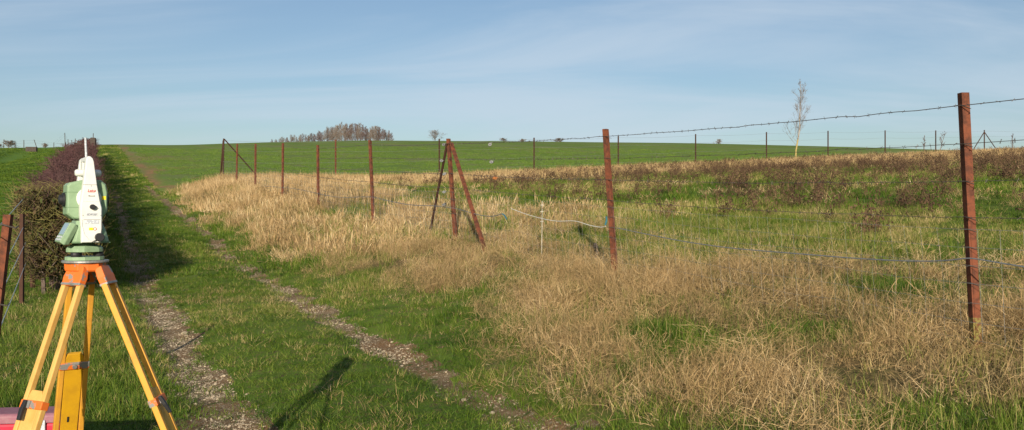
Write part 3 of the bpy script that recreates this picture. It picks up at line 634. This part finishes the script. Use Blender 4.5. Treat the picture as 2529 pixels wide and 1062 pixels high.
# red case on the grass behind the tripod
g = h1(-2.78, 4.8); top = PX(70, 1029, 4.8).z
case = empty('equipment_case', (-2.82, 4.95, g), R(7), label='red plastic equipment case with faded mauve lid on the grass behind the tripod', cat='case')
hh = top-g
MB().loft([[(-.33, -.085, 0), (.33, -.085, 0), (.33, .085, 0), (-.33, .085, 0)], [(-.35, -.09, .04), (.35, -.09, .04), (.35, .09, .04), (-.35, .09, .04)], [(-.36, -.095, hh-.055), (.36, -.095, hh-.055), (.36, .095, hh-.055), (-.36, .095, hh-.055)]]).build('body', 'red_case', case, .015)
MB().loft([[(-.372, -.105, hh-.054), (.372, -.105, hh-.054), (.372, .105, hh-.054), (-.372, .105, hh-.054)], [(-.372, -.105, hh-.012), (.372, -.105, hh-.012), (.372, .105, hh-.012), (-.372, .105, hh-.012)], [(-.355, -.09, hh), (.355, -.09, hh), (.355, .09, hh), (-.355, .09, hh)]]).build('lid', 'mauve_edge', case, .006)
for s in (-.22, .22): MB().box((s, -.110, hh-.07), (.05, .012, .07)).build('latch', 'label_grey', case, .003)
MB().tube([(-.07, -.095, hh-.12), (-.06, -.135, hh-.13), (.06, -.135, hh-.13), (.07, -.095, hh-.12)], .009, 8).build('handle', 'black', case)

# ------------------------------------------------------------------ fences
def angle_post(top, base, name, m, parent, w_=.065, turn=0, t=.008, sink=.15, n2=None):
    """L-section steel post with its corner towards the camera"""
    top, base = Vector(top), Vector(base); ax = (top-base).normalized(); base = base-ax*sink
    to = Vector((base.x, base.y, 0)).normalized(); ca = math.cos(turn); sa = math.sin(turn)
    fw = Vector((to.x*ca-to.y*sa, to.x*sa+to.y*ca, 0)); sd_ = Vector((fw.y, -fw.x, 0))
    def pr(p): return [p+(fw*a+sd_*b) for a, b in prof]
    k = .7071
    d1 = (k, k); d2 = (k, -k)
    prof = [(0, 0), (d1[0]*w_, d1[1]*w_), (d1[0]*w_+d2[0]*t, d1[1]*w_+d2[1]*t), ((d1[0]+d2[0])*t, 0), (d2[0]*w_+d1[0]*t, d2[1]*w_+d1[1]*t), (d2[0]*w_, d2[1]*w_)]
    mb = MB(); mb.loft([pr(base), pr(base.lerp(top, n2 or .5)), pr(top)])
    o = mb.build(name, m, parent, .0015 if w_ > .05 and base.y < 14 else 0)
    if n2:
        o.data.materials.append(M['rust_lichen'])
        for p in o.data.polygons:
            if p.center.z < base.lerp(top, n2).z-.02: p.material_index = 1
    return o
def lerp(a, b, t): return a+(b-a)*t
AF = 13800
FP = [(8865+60, None, 1.6), (2375, 228, 6.5), (1497, 318, 11.0), (1108, 342, 15.95), (914, 346, 20.6), (785, 358, 25.4), (699, 353, 30.2), (631, 355, 35.4), (586, 355, 40.2), (553, 342, 45.6)]
fence = empty('wire_fence', ground_at(1520, 11), 0, label='rusty steel post fence with barbed wire and netting along the track, nearest the camera', cat='fence')
inv = Matrix.Translation(-fence.location)
def loc(mbo):                                    # geometry is written in world space; bring it under the fence's origin
    mbo.data.transform(Matrix.Translation(-mbo.parent.location if mbo.parent.parent is None else -mbo.parent.parent.location)); return mbo
tops = []; bases = []
baseX = {2375: 2407, 1497: 1521, 1108: 1126, 914: 923, 785: 786, 699: 698, 631: 630, 586: 584, 553: 551}
for i, (px, py, Z) in enumerate(FP):
    if py is None: b = ground_at(240+AF/Z, Z); t_ = b+Vector((-.06, 0, 1.82))
    else: b = ground_at(baseX[px], Z); t_ = PX(px, py, Z)
    tops.append(t_); bases.append(b)
postlab = ['', 'nearest rusty steel post at the right of the picture', 'second rusty steel post from the right, leaning left', 'rusty strainer post with two sloping braces']
posts = []
for i, (t_, b) in enumerate(zip(tops, bases)):
    p = loc(angle_post(t_, b, 'post', 'rust' if i < 9 else 'rust_dark', fence, .059 if i < 3 else .057, R([0, -14, 12, 8, 5, 0, 4, -6, 0, 10][i]), n2=.19 if i == 1 else None))
    posts.append(p)
    if 0 < i < 4: p['label'] = postlab[i]
def brace(parent, top, base, m='rust', w_=.055, turn=0):
    o = angle_post(top, base, 'brace', m, parent, w_, turn, .007, .1)
    root = parent if parent.parent is None else parent.parent
    o.data.transform(Matrix.Translation(-root.location)); return o
tS = tops[3]; ax = bases[3]-tops[3]
brace(posts[3], tS+ax*.05+Vector((-.03, -.03, 0)), ground_at(1060, 17.3), 'rust_dark', .034)
brace(posts[3], tS+ax*.04+Vector((.04, -.04, 0)), ground_at(1200, 14.2), 'rust', .052)
brace(posts[9], tops[9]+Vector((.02, -.04, -.02)), ground_at(642, 46.6), 'rust_dark', .06)
brace(posts[9], tops[9]+Vector((-.02, -.02, -.1)), ground_at(544, 46.8), 'rust_dark', .06)
FR = [.052, .20, .345, .485]
def at(i, f): return tops[i].lerp(bases[i], f)
def wire_path(i, f0, f1, n_=12, sag=.01, off=-.012):
    a, b = at(i, f0), at(i+1, f1); res = []
    for k in range(n_+1):
        t = k/n_; p = a.lerp(b, t); p = p+Vector((off*cT, off*sT, -sag*4*t*(1-t))); res.append(p)
    return res
wr = random.Random(5)
for wi, f in enumerate(FR):
    mb = MB()
    for i in range(len(FP)-1):
        d0, d1 = wr.uniform(-.012, .012), wr.uniform(-.012, .012)
        n_ = 26 if i < 3 else 6
        path = wire_path(i, f, f, n_, wr.uniform(.01, .03) if i > 0 else .0, -.016)
        if i in (1, 2): path = [p+Vector((wr.gauss(0, .002), wr.gauss(0, .002), wr.gauss(0, .003))) for p in path]
        rr = (.0032 if wi == 0 else .0024) if i < 3 else .0036
        mb.tube(path, rr, 5 if i < 3 else 3, False)
        if i < 5:
            Lw = sum((path[k+1]-path[k]).length for k in range(len(path)-1)); nb = int(Lw/.115)
            for k in range(nb):
                t = (k+.5+wr.uniform(-.15, .15))/nb*(len(path)-1); j = min(int(t), len(path)-2); p = path[j].lerp(path[j+1], t-j)
                for q in range(2):
                    d = Vector((wr.gauss(0, 1), wr.gauss(0, 1), wr.gauss(0, 1))).normalized()*.017
                    mb.tube([p-d, p+d], .0018 if i < 2 else .003, 3, False)
    loc(mb.build('barbed_wire', 'wire', fence))
mb = MB()
NR = [.53, .60, .67, .74, .815, .89, .96]
for i in range(1, len(FP)-1):
    for f in NR:
        df = wr.uniform(-.008, .008); path = wire_path(i, f, f+df, 8, wr.uniform(0, .03), -.022)
        path = [p+Vector((0, 0, wr.gauss(0, .008))) for p in path]
        mb.tube(path, .0013 if i < 3 else .0022, 3, False)
    ln = (bases[i+1]-bases[i]).length; nv = int(ln/.155) if i < 5 else int(ln/.45)
    for k in range(nv):
        t = (k+.5)/nv; a = at(i, NR[0]).lerp(at(i+1, NR[0]), t); b = at(i, NR[-1]).lerp(at(i+1, NR[-1]), t); off = Vector((-.022*cT, -.022*sT, 0))
        mid = a.lerp(b, .5)+Vector((wr.gauss(0, .012), wr.gauss(0, .012), 0))
        mb.tube([a+off+Vector((wr.gauss(0, .01), 0, 0)), mid+off, b+off], .0009 if i < 3 else .0014, 3, False)
# first span out of the frame to the right
for f in NR: mb.tube(wire_path(0, f, f, 6, .01, -.022), .0017, 3, False)
for k in range(30):
    t = (k+.5)/30; mb.tube([at(0, NR[0]).lerp(at(1, NR[0]), t)+Vector((-.02, -.01, 0)), at(0, NR[-1]).lerp(at(1, NR[-1]), t)+Vector((-.02, -.01, 0))], .0014, 3, False)
loc(mb.build('netting', 'net', fence))
for i in (1, 2, 3):
    for f in FR+NR[:4:1]:
        c = at(i, f); to = Vector((c.x, c.y, 0)).normalized(); sdv = Vector((to.y, -to.x, 0)); r_ = .058
        ptsl = [c-sdv*r_+to*.03+Vector((0, 0, .006)), c-to*.010+Vector((0, 0, wr.uniform(-.006, .006))), c+sdv*r_+to*.03+Vector((0, 0, -.022))]
        o = MB().tube(ptsl, .0026, 4).build('tie_wire', 'wire', posts[i]); o.data.transform(Matrix.Translation(-fence.location))
# wire strainers on the strands beside the strainer post
def ratchet(p, m):
    mb = MB(); r_ = wr.uniform(-.5, .5)
    mx = Matrix.Translation(p)@Matrix.Rotation(r_, 4, 'Y')@Matrix.Rotation(wr.uniform(-.4, .4), 4, 'Z')
    mb.loft([[(a*.014, y_, b*.014) for a, b in ring(1, 10)] for y_ in (-.03, .03)], mx)
    for s in (-1, 1): mb.loft([[(a*.030, y_, b*.024) for a, b in ring(1, 12)] for y_ in (s*.026-.004, s*.026+.004)], mx)
    mb.box((.022, 0, .012), (.05, .05, .006), mx)
    loc(mb.build('wire_strainer', m, fence))
for px, py in ((1097, 357), (1090, 397), (1097, 430), (1097, 474), (1097, 505)): ratchet(PX(px, py, AF/(px-240)-.08), 'grey_metal')
for px, py, m in ((1210, 357, 'grey_metal'), (1214, 400, 'grey_metal'), (1222, 440, 'rust_fitting')): ratchet(PX(px, py, AF/(px-240)-.05), m)

def cord(name, pts, r0, m, label, cat, clips=()):
    P3 = [PX(px, py, AF/(px-240)-.06) for px, py in pts]
    fine = []
    for i in range(len(P3)-1):
        p0, p1, p2, p3 = P3[max(i-1, 0)], P3[i], P3[i+1], P3[min(i+2, len(P3)-1)]
        for k in range(5):
            t = k/5; fine.append(.5*((2*p1)+(p2-p0)*t+(2*p0-5*p1+4*p2-p3)*t*t+(3*p1-p0-3*p2+p3)*t*t*t))
    fine.append(P3[-1])
    e = empty(name, fine[0], 0, label=label, cat=cat)
    o = MB().tube(fine, r0, 6).build('line', m, e); o.data.transform(Matrix.Translation(-e.location))
    for a, b in clips:
        A_, B_ = PX(*a, AF/(a[0]-240)-.06), PX(*b, AF/(b[0]-240)-.06)
        o = MB().tube([A_, A_.lerp(B_, .5)+Vector((.01, 0, .01)), B_], .011, 6).build('clip', 'teal_plastic', e); o.data.transform(Matrix.Translation(-e.location))
    return e
cord('electric_cord', [(1262, 515), (1300, 529), (1340, 540), (1375, 546), (1420, 546), (1455, 556), (1482, 561), (1496, 559)], .0046, 'white_cord', 'broken white cord sagging between the braced strainer and the next post', 'cord', [((1497, 535), (1495, 556))])
cord('electric_cord', [(1524, 563), (1620, 583), (1700, 598), (1800, 612), (1900, 621), (2000, 629), (2100, 637), (2200, 643), (2280, 645), (2340, 643), (2388, 638), (2420, 641), (2480, 651), (2560, 664), (2800, 705)], .0052, 'grey_cord', 'long grey cord sagging across the nearest fence span on the right', 'cord')
cord('electric_cord', [(640, 459), (699, 463), (750, 470), (800, 481), (850, 488), (914, 486), (960, 496), (1010, 506), (1060, 508), (1120, 514), (1180, 530), (1215, 534), (1240, 528)], .006, 'grey_cord', 'grey cord along the far fence posts ending in a teal clip', 'cord', [((1240, 528), (1251, 541))])
st = ground_at(1337, 13.2); top = PX(1339, 496, 13.2)
stake = empty('fence_stake', st, 0, label='thin white fibreglass stake in dry grass between the strainer and second post', cat='stake')
o = MB().tube([st-Vector((0, 0, .1)), st.lerp(top, .5)+Vector((.004, 0, 0)), top], [.0042, .0042, .0035], 8).build('shaft', 'white_fibre', stake); o.data.transform(Matrix.Translation(-st))
for f in (.62, .8, .92):
    p = st.lerp(top, f); o = MB().tube([p-Vector((.028, 0, 0)), p+Vector((.028, 0, .004))], .004, 5).build('hook', 'white_fibre', stake); o.data.transform(Matrix.Translation(-st))
st = ground_at(1474, 12.3); top = PX(1470, 600, 12.3)
o = MB(); o.tube([st-Vector((0, 0, .1)), st.lerp(top, .5)+Vector((.01, 0, 0)), top-Vector((0, 0, .02)), top], [.032, .031, .030, .018], 8)
o = o.build('wooden_stub', 'dark_wood'); o.data.transform(Matrix.Translation(-st)); o.location = st; tag(o, 'short dark wooden stub in the dry grass left of the second post', 'post')

# rear fence
rf = empty('wire_fence', ground_at(1319, 53.5), 0, label='thin far fence of dark posts along the back edge of the enclosure', cat='fence')
RT = [345, 343, 340, 336, 331, 326, 323, 322, 322, 321]; rt = [tops[9]]; rb_ = [bases[9]]
for (px, Z, y), ty in zip(REAR, RT):
    b = ground_at(px, Z); t_ = PX(px, ty, Z); rt.append(t_); rb_.append(b)
    p = angle_post(t_, b, 'post', 'rust_dark' if px > 900 else 'rust', rf, .062); p.data.transform(Matrix.Translation(-rf.location))
    if px == 2431:
        for bx in (2398, 2466):
            q = angle_post(t_+(b-t_)*.08, ground_at(bx, Z-.1), 'brace', 'rust_dark', p, .055); q.data.transform(Matrix.Translation(-rf.location))
d_ = (rt[-1]-rt[-2]); rt.append(rt[-1]+d_*2.5); rb_.append(rb_[-1]+d_*2.5); rb_[-1].z = h1(rb_[-1].x, rb_[-1].y); rt[-1].z = rb_[-1].z+1.8
p = angle_post(rt[-1], rb_[-1], 'post', 'rust_dark', rf, .062); p.data.transform(Matrix.Translation(-rf.location))
for f in (.05, .28, .55, .8):
    mb = MB()
    for i in range(len(rt)-1):
        a, b = rt[i].lerp(rb_[i], f), rt[i+1].lerp(rb_[i+1], f)
        mb.tube([a.lerp(b, k/5)-Vector((0, .05, .06*4*(k/5)*(1-k/5))) for k in range(6)], .005, 3, False)
    o = mb.build('wire', 'wire_pale', rf); o.data.transform(Matrix.Translation(-rf.location))

# fence at the left edge in front of the hedge
lf = empty('wire_fence', ground_at(8, 6.2), 0, label='leaning rusty posts with loose wires at the left edge beside the hedge', cat='fence')
A_t, A_b = PX(26, 530, 6.2), ground_at(-32, 6.2); B_t, B_b = PX(57, 528, 12.6), ground_at(56, 12.6)
for t_, b, m, w_, l in ((A_t, A_b, 'rust', .05, 'nearer rusty post leaning right at the picture edge'), (B_t, B_b, 'rust_dark', .05, 'dark upright post against the hedge end')):
    p = angle_post(t_, b, 'post', m, lf, w_, R(20)); p.data.transform(Matrix.Translation(-lf.location)); p['label'] = l
C_t = PX(80, 462, 14.6); C_b = ground_at(80, 14.6); p = angle_post(C_t, C_b, 'post', 'rust_dark', lf, .05); p.data.transform(Matrix.Translation(-lf.location))
for (a, za), (b, zb) in ((((-30, 590), 5.6), ((62, 486), 14.4)), (((-30, 730), 5.6), ((66, 545), 14.4)), (((-30, 790), 5.6), ((68, 590), 14.4)), (((-20, 860), 5.8), ((68, 640), 14.4))):
    p0, p1 = PX(*a, za), PX(*b, zb); mb = MB().tube([p0.lerp(p1, k/8) for k in range(9)], .004, 4, False)
    o = mb.build('wire', 'wire_pale', lf); o.data.transform(Matrix.Translation(-lf.location))
for f in (.05, .42):
    c = A_t.lerp(A_b, f); o = MB().tube([c+Vector((-.2, -.02, .0)), c+Vector((-.035, -.02, .004)), c+Vector((.0, -.035, -.004)), c+Vector((.045, .0, -.02)), c+Vector((.03, .05, -.01))], .005, 5).build('tie_wire', 'wire', lf); o.data.transform(Matrix.Translation(-lf.location))

# ------------------------------------------------------------------ hedge
def twigs(mb, cnt, u0, u1, va, vb, hfun, seed, rad, ln, up=.55, base=.12, topbias=1.0):
    r = random.Random(seed); uu = np.array([u0+(u1-u0)*r.random()**1.0 for _ in range(cnt)]); vv = np.array([r.uniform(va, vb) for _ in range(cnt)])
    xx, yy = uv2xy(uu, vv); zz = height(xx, yy)
    for u_, v_, x_, y_, z_ in zip(uu, vv, xx, yy, zz):
        H = hfun(u_, v_); p = Vector((x_, y_, z_+base+(H-base)*r.random()**topbias))
        d = Vector((r.gauss(0, 1), r.gauss(0, 1), r.gauss(up*1.6, .8))).normalized(); l = ln*r.uniform(.5, 1.3)
        q = p+d*l*.5+Vector((r.gauss(0, .1), r.gauss(0, .1), r.gauss(0, .1)))*l; e = p+d*l+Vector((0, 0, .15*l))
        lim = z_+H+.06+.12*r.random()**3
        if e.z > lim: e.z = lim
        if q.z > lim: q.z = lim-.03
        k = max(1, (y_/16)**.9); mb.tube([p, q, e], [rad*k, rad*k*.8, rad*k*.4], 3, False)
    return mb
def leaves(mb, cnt, u0, u1, va, vb, hfun, seed, s0):
    r = random.Random(seed); uu = np.array([r.uniform(u0, u1) for _ in range(cnt)]); vv = np.array([r.uniform(va, vb) for _ in range(cnt)])
    xx, yy = uv2xy(uu, vv); zz = height(xx, yy)
    for u_, v_, x_, y_, z_ in zip(uu, vv, xx, yy, zz):
        H = hfun(u_, v_); c = Vector((x_, y_, z_+.25+(H-.25)*r.random()**.8)); s = s0*r.uniform(.5, 1.3)
        a = Vector((r.gauss(0, 1), r.gauss(0, 1), r.gauss(0, 1))).normalized(); b = a.cross(Vector((r.gauss(0, 1), r.gauss(0, 1), r.gauss(0, 1)))).normalized()
        mb.add([c-a*s, c+b*s*.5, c+a*s, c-b*s*.5], [(0, 1, 2, 3)])
    return mb
def hn_(u, v): return 1.62+.10*(float(vnoise(u*1.3, v*2+3))-.5)*2
hb = ground_at(125, 14.2)
hg = empty('clipped_hedge', hb, 0, label='clipped olive-brown end of the hedge behind the instrument', cat='hedge')
def to_root(o, root): o.data.transform(Matrix.Translation(-root.location)); return o
to_root(twigs(MB(), 7000, 15.2, 19.6, -1.12, .0, hn_, 11, .0045, .30, .25, .2, .8).build('twigs', 'hedge_olive', hg), hg)
to_root(twigs(MB(), 1500, 15.2, 19.6, -1.12, .0, hn_, 12, .0040, .34, .5, .2, .8).build('bare_twigs', 'hedge_red', hg), hg)
to_root(leaves(MB(), 5200, 15.5, 19.5, -.98, -.12, lambda u, v: hn_(u, v)-.12, 14, .085).build('light_block_leaves', 'hedge_leaf', hg), hg)  # oversized leaves added inside to block light and deepen the hedge's shadow
to_root(leaves(MB(), 15000, 15.2, 19.6, -1.14, .02, hn_, 13, .034).build('leaves', 'hedge_leaf', hg), hg)
r = random.Random(4)
for k in range(9):
    u_, v_ = 15.75+k*.42+r.uniform(-.1, .1), r.uniform(-.8, -.4); x_, y_ = uv2xy(u_, v_); z_ = h1(x_, y_)
    b = Vector((x_, y_, z_-.05)); l = Vector((r.gauss(0, .12), r.gauss(0, .1), 0)); mb = MB().tube([b, b+l*.4+Vector((0, 0, .5)), b+l+Vector((0, 0, 1.1))], [.035, .028, .015], 6)
    for q in range(5):
        s = b+l*.4+Vector((0, 0, r.uniform(.25, .6))); mb.tube([s, s+Vector((r.gauss(0, .2), r.gauss(0, .2), .3)), s+Vector((r.gauss(0, .3), r.gauss(0, .3), .7))], [.014, .010, .005], 4)
    to_root(mb.build('stem', 'bark', hg), hg)
def hf_(u, v): return 1.78+.62*float(sstep(21, 48, u))+.22*(float(fbm(np.array(u*.5), np.array(v*1.0+9.), 2))-.5)*2+.10*math.sin(u*.7)-.25*float(sstep(60, 100, u))
hx, hy = uv2xy(24, -.7); hr = empty('hedgerow', (hx, hy, h1(hx, hy)), 0, label='bare purple-red hedge running uphill behind the clipped hedge end', cat='hedge')
mb = MB(); twigs(mb, 6500, 19.0, 34, -1.2, .0, hf_, 21, .0048, .42, .9, .15, .75); twigs(mb, 4200, 32, 62, -1.35, -.2, hf_, 22, .0050, .5, .9, .15, .7); twigs(mb, 2600, 60, 112, -1.5, -.3, hf_, 23, .0050, .55, .9, .15, .7)
to_root(mb.build('twigs', 'hedge_red', hr), hr)
mb = MB(); leaves(mb, 9000, 19, 45, -1.4, -.25, lambda u, v: hf_(u, v)-.3, 24, .085); leaves(mb, 6000, 45, 112, -1.3, -.3, lambda u, v: hf_(u, v)-.3, 25, .16); to_root(mb.build('light_block_core', 'hedge_red', hr), hr)  # leafy core added inside the bare hedge so that it casts a denser shadow
for k in range(26):
    mb = MB(); u_ = 19.5+k*.9; v_ = r.uniform(-1.1, -.6); x_, y_ = uv2xy(u_, v_); z_ = h1(x_, y_); b = Vector((x_, y_, z_-.05))
    mb.tube([b, b+Vector((r.gauss(0, .06), r.gauss(0, .06), .6)), b+Vector((r.gauss(0, .15), r.gauss(0, .15), 1.3))], [.03, .022, .012], 5); to_root(mb.build('stem', 'bark', hr), hr)


# ------------------------------------------------------------------ far left: gateposts, trough, pasture fence
def sleeper(px, py, Z, w_, label, mast=False):
    b = ground_at(px, Z); t_ = PX(px, py, Z); h_ = t_.z-b.z
    e = empty('gate_post', b, R(12), label=label, cat='post')
    MB().loft([[(sx*w_/2, sy*w_*.42, z_) for sx, sy in ((-1, -1), (1, -1), (1, 1), (-1, 1))] for z_ in (-.2, h_-.05)]+[[(sx*w_*.42, sy*w_*.36, h_) for sx, sy in ((-1, -1), (1, -1), (1, 1), (-1, 1))]]).build('timber', 'dark_wood', e, .02)
    if mast: MB().tube([(0, 0, h_-.1), (.01, 0, h_+.28)], .022, 6).build('iron_rod', 'rust_dark', e)
    for z_ in (.6, h_-.5): MB().box((0, -w_*.43, z_), (w_*.3, .05, .09)).build('hinge_strap', 'rust_dark', e)
sleeper(196, 352, 52, .34, 'dark timber gate post at the top of the hedge, left of the aerial')
sleeper(230, 340, 56, .30, 'dark timber gate post with an iron rod, right of the aerial', True)
pf = empty('wire_fence', ground_at(60, 80), 0, label='sparse leaning wooden posts of the fence on the left skyline', cat='fence')
PFP = [(-40, 344, 152, 0), (10, 344, 152, -1), (37, 348, 152, 0), (59, 346, 140, 0), (84, 345, 146, 9), (133, 352, 160, 0), (160, 328, 150, 1), (168, 344, 155, 0), (177, 346, 158, 1), (186, 342, 155, 0)]
tl_ = []
for px, py, Z, ln_ in PFP:
    b = ground_at(px+ln_, Z); t_ = PX(px, py, Z)
    if t_.z-b.z < .8: t_.z = b.z+1.1
    tl_.append(t_); o = MB().tube([b-Vector((0, 0, .2)), b.lerp(t_, .5), t_], [.06, .055, .05], 6).build('post', 'dark_wood', pf); to_root(o, pf)
for dz in (.1, .5):
    mb = MB()
    for i in range(len(tl_)-1): mb.tube([tl_[i]-Vector((0, 0, dz)), tl_[i+1]-Vector((0, 0, dz))], .006, 3, False)
    to_root(mb.build('wire', 'wire', pf), pf)
b = ground_at(78, 138); tr = empty('water_trough', b, R(14), label='dark water trough on the left pasture below the skyline posts', cat='trough')
mb = MB(); ww, dd, hh = 1.5, .8, .75
for c, d in (((0, -dd/2, hh/2), (ww, .05, hh)), ((0, dd/2, hh/2), (ww, .05, hh)), ((-ww/2+.0245, 0, hh/2), (.05, dd-.052, hh-.004)), ((ww/2-.0245, 0, hh/2), (.05, dd-.052, hh-.004))): mb.box(c, d)
mb.build('wall', 'dark_wood', tr); MB().box((0, 0, .1), (ww-.11, dd-.06, .2)).build('basin', 'grey_metal', tr)

# ------------------------------------------------------------------ trees
def tree_parts(h_, seed, nb=16, ang=.7, bl=.34, r0=None, sub=7, start=.18, rad=.012, droop=0, lean=0):
    r = random.Random(seed); r0 = r0 or h_*.016; tk = MB(); cw = MB(); n_ = 7; path = []; x_ = y_ = 0
    for i in range(n_+1): path.append(Vector((x_+lean*h_*(i/n_)**2, y_, h_*i/n_))); x_ += r.gauss(0, h_*.010); y_ += r.gauss(0, h_*.010)
    path[0].z = -.3
    tk.tube(path, [r0*(1.12-i/n_)**.9+.004 for i in range(n_+1)], 6)
    for k in range(nb):
        f = start+(1-start)*((k+r.random())/nb); f = min(f, .97); j = min(int(f*n_), n_-1); p = path[j].lerp(path[j+1], f*n_-j)
        a = r.uniform(0, 6.28); l = h_*bl*(1.12-f)**.7*r.uniform(.6, 1.15); e = r.gauss(ang, .14)
        d = Vector((math.cos(a)*math.sin(e), math.sin(a)*math.sin(e), math.cos(e))); bp = [p]
        for s in range(3): d = (d+Vector((r.gauss(0, .1), r.gauss(0, .1), .14-droop))).normalized(); bp.append(bp[-1]+d*l/3)
        cw.tube(bp, [rad*1.5, rad*1.2, rad, rad*.6], 4, False)
        for q in range(sub):
            t = r.uniform(.25, 1)*3; jj = min(int(t), 2); s0 = bp[jj].lerp(bp[jj+1], t-jj)
            d2 = (d+Vector((r.gauss(0, .55), r.gauss(0, .55), r.gauss(.25, .35)))).normalized(); l2 = l*r.uniform(.25, .55)
            m_ = s0+d2*l2*.5+Vector((r.gauss(0, .05), r.gauss(0, .05), 0))*l2; cw.tube([s0, m_, s0+d2*l2+Vector((0, 0, .1*l2))], [rad*.75, rad*.6, rad*.4], 3, False)
            for w2 in range(4):
                d3 = (d2+Vector((r.gauss(0, .6), r.gauss(0, .6), r.gauss(.2, .4)))).normalized(); cw.tube([m_, m_+d3*l2*.6], [rad*.5, rad*.35], 3, False)
    return tk, cw
def tree(name, base, h_, label, cat, group, tm, cm, **kw):
    e = empty(name, base, random.uniform(0, 6.28), label=label, cat=cat, group=group); tk, cw = tree_parts(h_, **kw)
    return e, tk.build('trunk', tm, e), cw.build('crown', cm, e)
b = ground_at(1964, 60.2); hT = PX(1964, 208, 60.2).z-b.z
e, tkk, cc = tree('young_tree', b, hT, 'slender bare young tree with yellow trunk standing alone by the rear fence', 'tree', None, 'birch', 'twig_grey', seed=5, nb=30, ang=.5, bl=.33, r0=.05, sub=5, start=.2, rad=.0065)
e.rotation_euler.z = 1.1
tkk.data.materials.append(M['lichen'])
for p in tkk.data.polygons:
    if p.center.z < hT*.30: p.material_index = 1
# hilltop copse: a handful of shapes, each tree its own copy
ZC = 235
prof = [(672, 346), (690, 343), (720, 334), (750, 331), (780, 326), (810, 318), (840, 308), (872, 304), (890, 308), (905, 318), (930, 315), (950, 320), (968, 329)]
SH = []
for s in range(7):
    tk, cw = tree_parts(1.0*7, 200+s, nb=40, ang=.6, bl=.38, r0=.08, sub=11, start=.03, rad=.0145)
    ms = []
    for mb_, m in ((tk, 'bark'), (cw, ('twig', 'twig_grey')[s % 2])):
        me = bpy.data.meshes.new('copse_tree'); me.from_pydata(mb_.v, [], mb_.f); me.materials.append(M[m]); ms.append(me)
    SH.append(ms)
xs = sorted([674+(i/61)**.92*(966-674)+random.uniform(-3, 3) for i in range(62)])
for i, px in enumerate(xs):
    yt = float(np.interp(px, [p[0] for p in prof], [p[1] for p in prof]))+random.uniform(-2, 7); Z = ZC+random.uniform(-14, 26)
    b = ground_at(px, Z); hgt = max(1.6, PX(px, yt, Z).z-b.z)
    nth = '%d%s' % (i+1, 'th' if 10 <= (i+1) % 100 <= 20 else {1: 'st', 2: 'nd', 3: 'rd'}.get((i+1) % 10, 'th'))
    size = 'low' if hgt < 3 else ('tall' if hgt > 5 else 'middling')
    e = empty('copse_tree', b, random.uniform(0, 6.28), label='%s bare tree in the hilltop copse, %s from its left end' % (size, nth), cat='tree', group='bare trees of the hilltop copse')
    k = random.randrange(7); f = hgt/7; wf = f*random.uniform(.85, 1.25)+.12
    for nm, me in zip(('trunk', 'crown'), SH[k]):
        o = bpy.data.objects.new(nm, me); COL.objects.link(o); o.parent = e; o.scale = (wf, wf, f)
shr = [(1075, 325, 42, 'round bare shrub on the skyline right of the copse'), (1245, 342, 26, 'low bare shrub on the skyline above the fence tensioners'), (1290, 344, 22, 'low bare shrub on the skyline left of a rear fence post'), (1383, 342, 36, 'wide low bare shrub on the skyline left of the second fence post'), (1776, 345, 24, 'small bare shrub on the skyline left of the lone young tree'), (22, 349, 50, 'bare bush on the skyline at the far left edge'), (-8, 356, 40, 'dark bush cut by the left picture edge'), (112, 356, 24, 'small bush on the left skyline near the pasture posts')]
for i, (px, py, wpx, lab) in enumerate(shr):
    Z = 215 if px > 200 else 168; b = ground_at(px, Z); hgt = max(.8, PX(px, py, Z).z-b.z)
    e, tkk, cc = tree('shrub', b, hgt, lab, 'shrub', 'bare shrubs on the skyline', 'bark', 'twig_grey', seed=300+i, nb=30, ang=.75, bl=.62, r0=.03, sub=7, start=.0, rad=.0125)
    s = wpx/F*Z/(hgt*.95); cc.scale = (s, s, 1)
for i, (px, py, Z, lab) in enumerate([(2282, 338, 70, 'thin leafless sapling left of the last rear fence posts'), (2322, 328, 68, 'leaning leafless sapling beside the rear fence post'), (2500, 332, 72, 'spindly leafless sapling right of the braced rear post')]):
    b = ground_at(px, Z); hgt = PX(px, py, Z).z-b.z
    e, tkk, cc = tree('sapling', b, hgt, lab, 'sapling', 'saplings at the back of the enclosure', 'bark', 'twig', seed=400+i, nb=11, ang=.45, bl=.36, r0=.022, sub=4, start=.25, rad=.009, lean=(.0, .22, .05)[i])
    e.rotation_euler.z = 0
# ------------------------------------------------------------------ single stones one can point to
for i, (px, py, wpx, lab) in enumerate([(465, 893, 15, 'large white stone in the left wheel rut beside the tripod'), (1146, 991, 17, 'pale round stone in the right wheel rut near the bottom edge'), (553, 930, 12, 'pale stone at the right edge of the left wheel rut'), (456, 826, 20, 'flat pale stone where the left rut meets the grass'), (512, 972, 12, 'small pale stone low in the left wheel rut'), (1215, 1023, 18, 'flat buff stone in the right wheel rut at the bottom'), (812, 783, 12, 'small pale stone halfway along the right wheel rut')]):
    Z = 8.0
    for _ in range(12): Z = (CZ-h1((px-1264.5)/F*Z, Z))*F/(py-531)
    p = ground_at(px, Z); s = wpx/F*Z/2; me = stone_mesh('stone', 500+i, 2)
    o = bpy.data.objects.new('stone', me); COL.objects.link(o); o.location = p+Vector((0, 0, s*.35)); o.scale = (s, s, s); o.rotation_euler.z = i*1.3
    tag(o, lab, 'stone', 'larger stones in the wheel ruts')
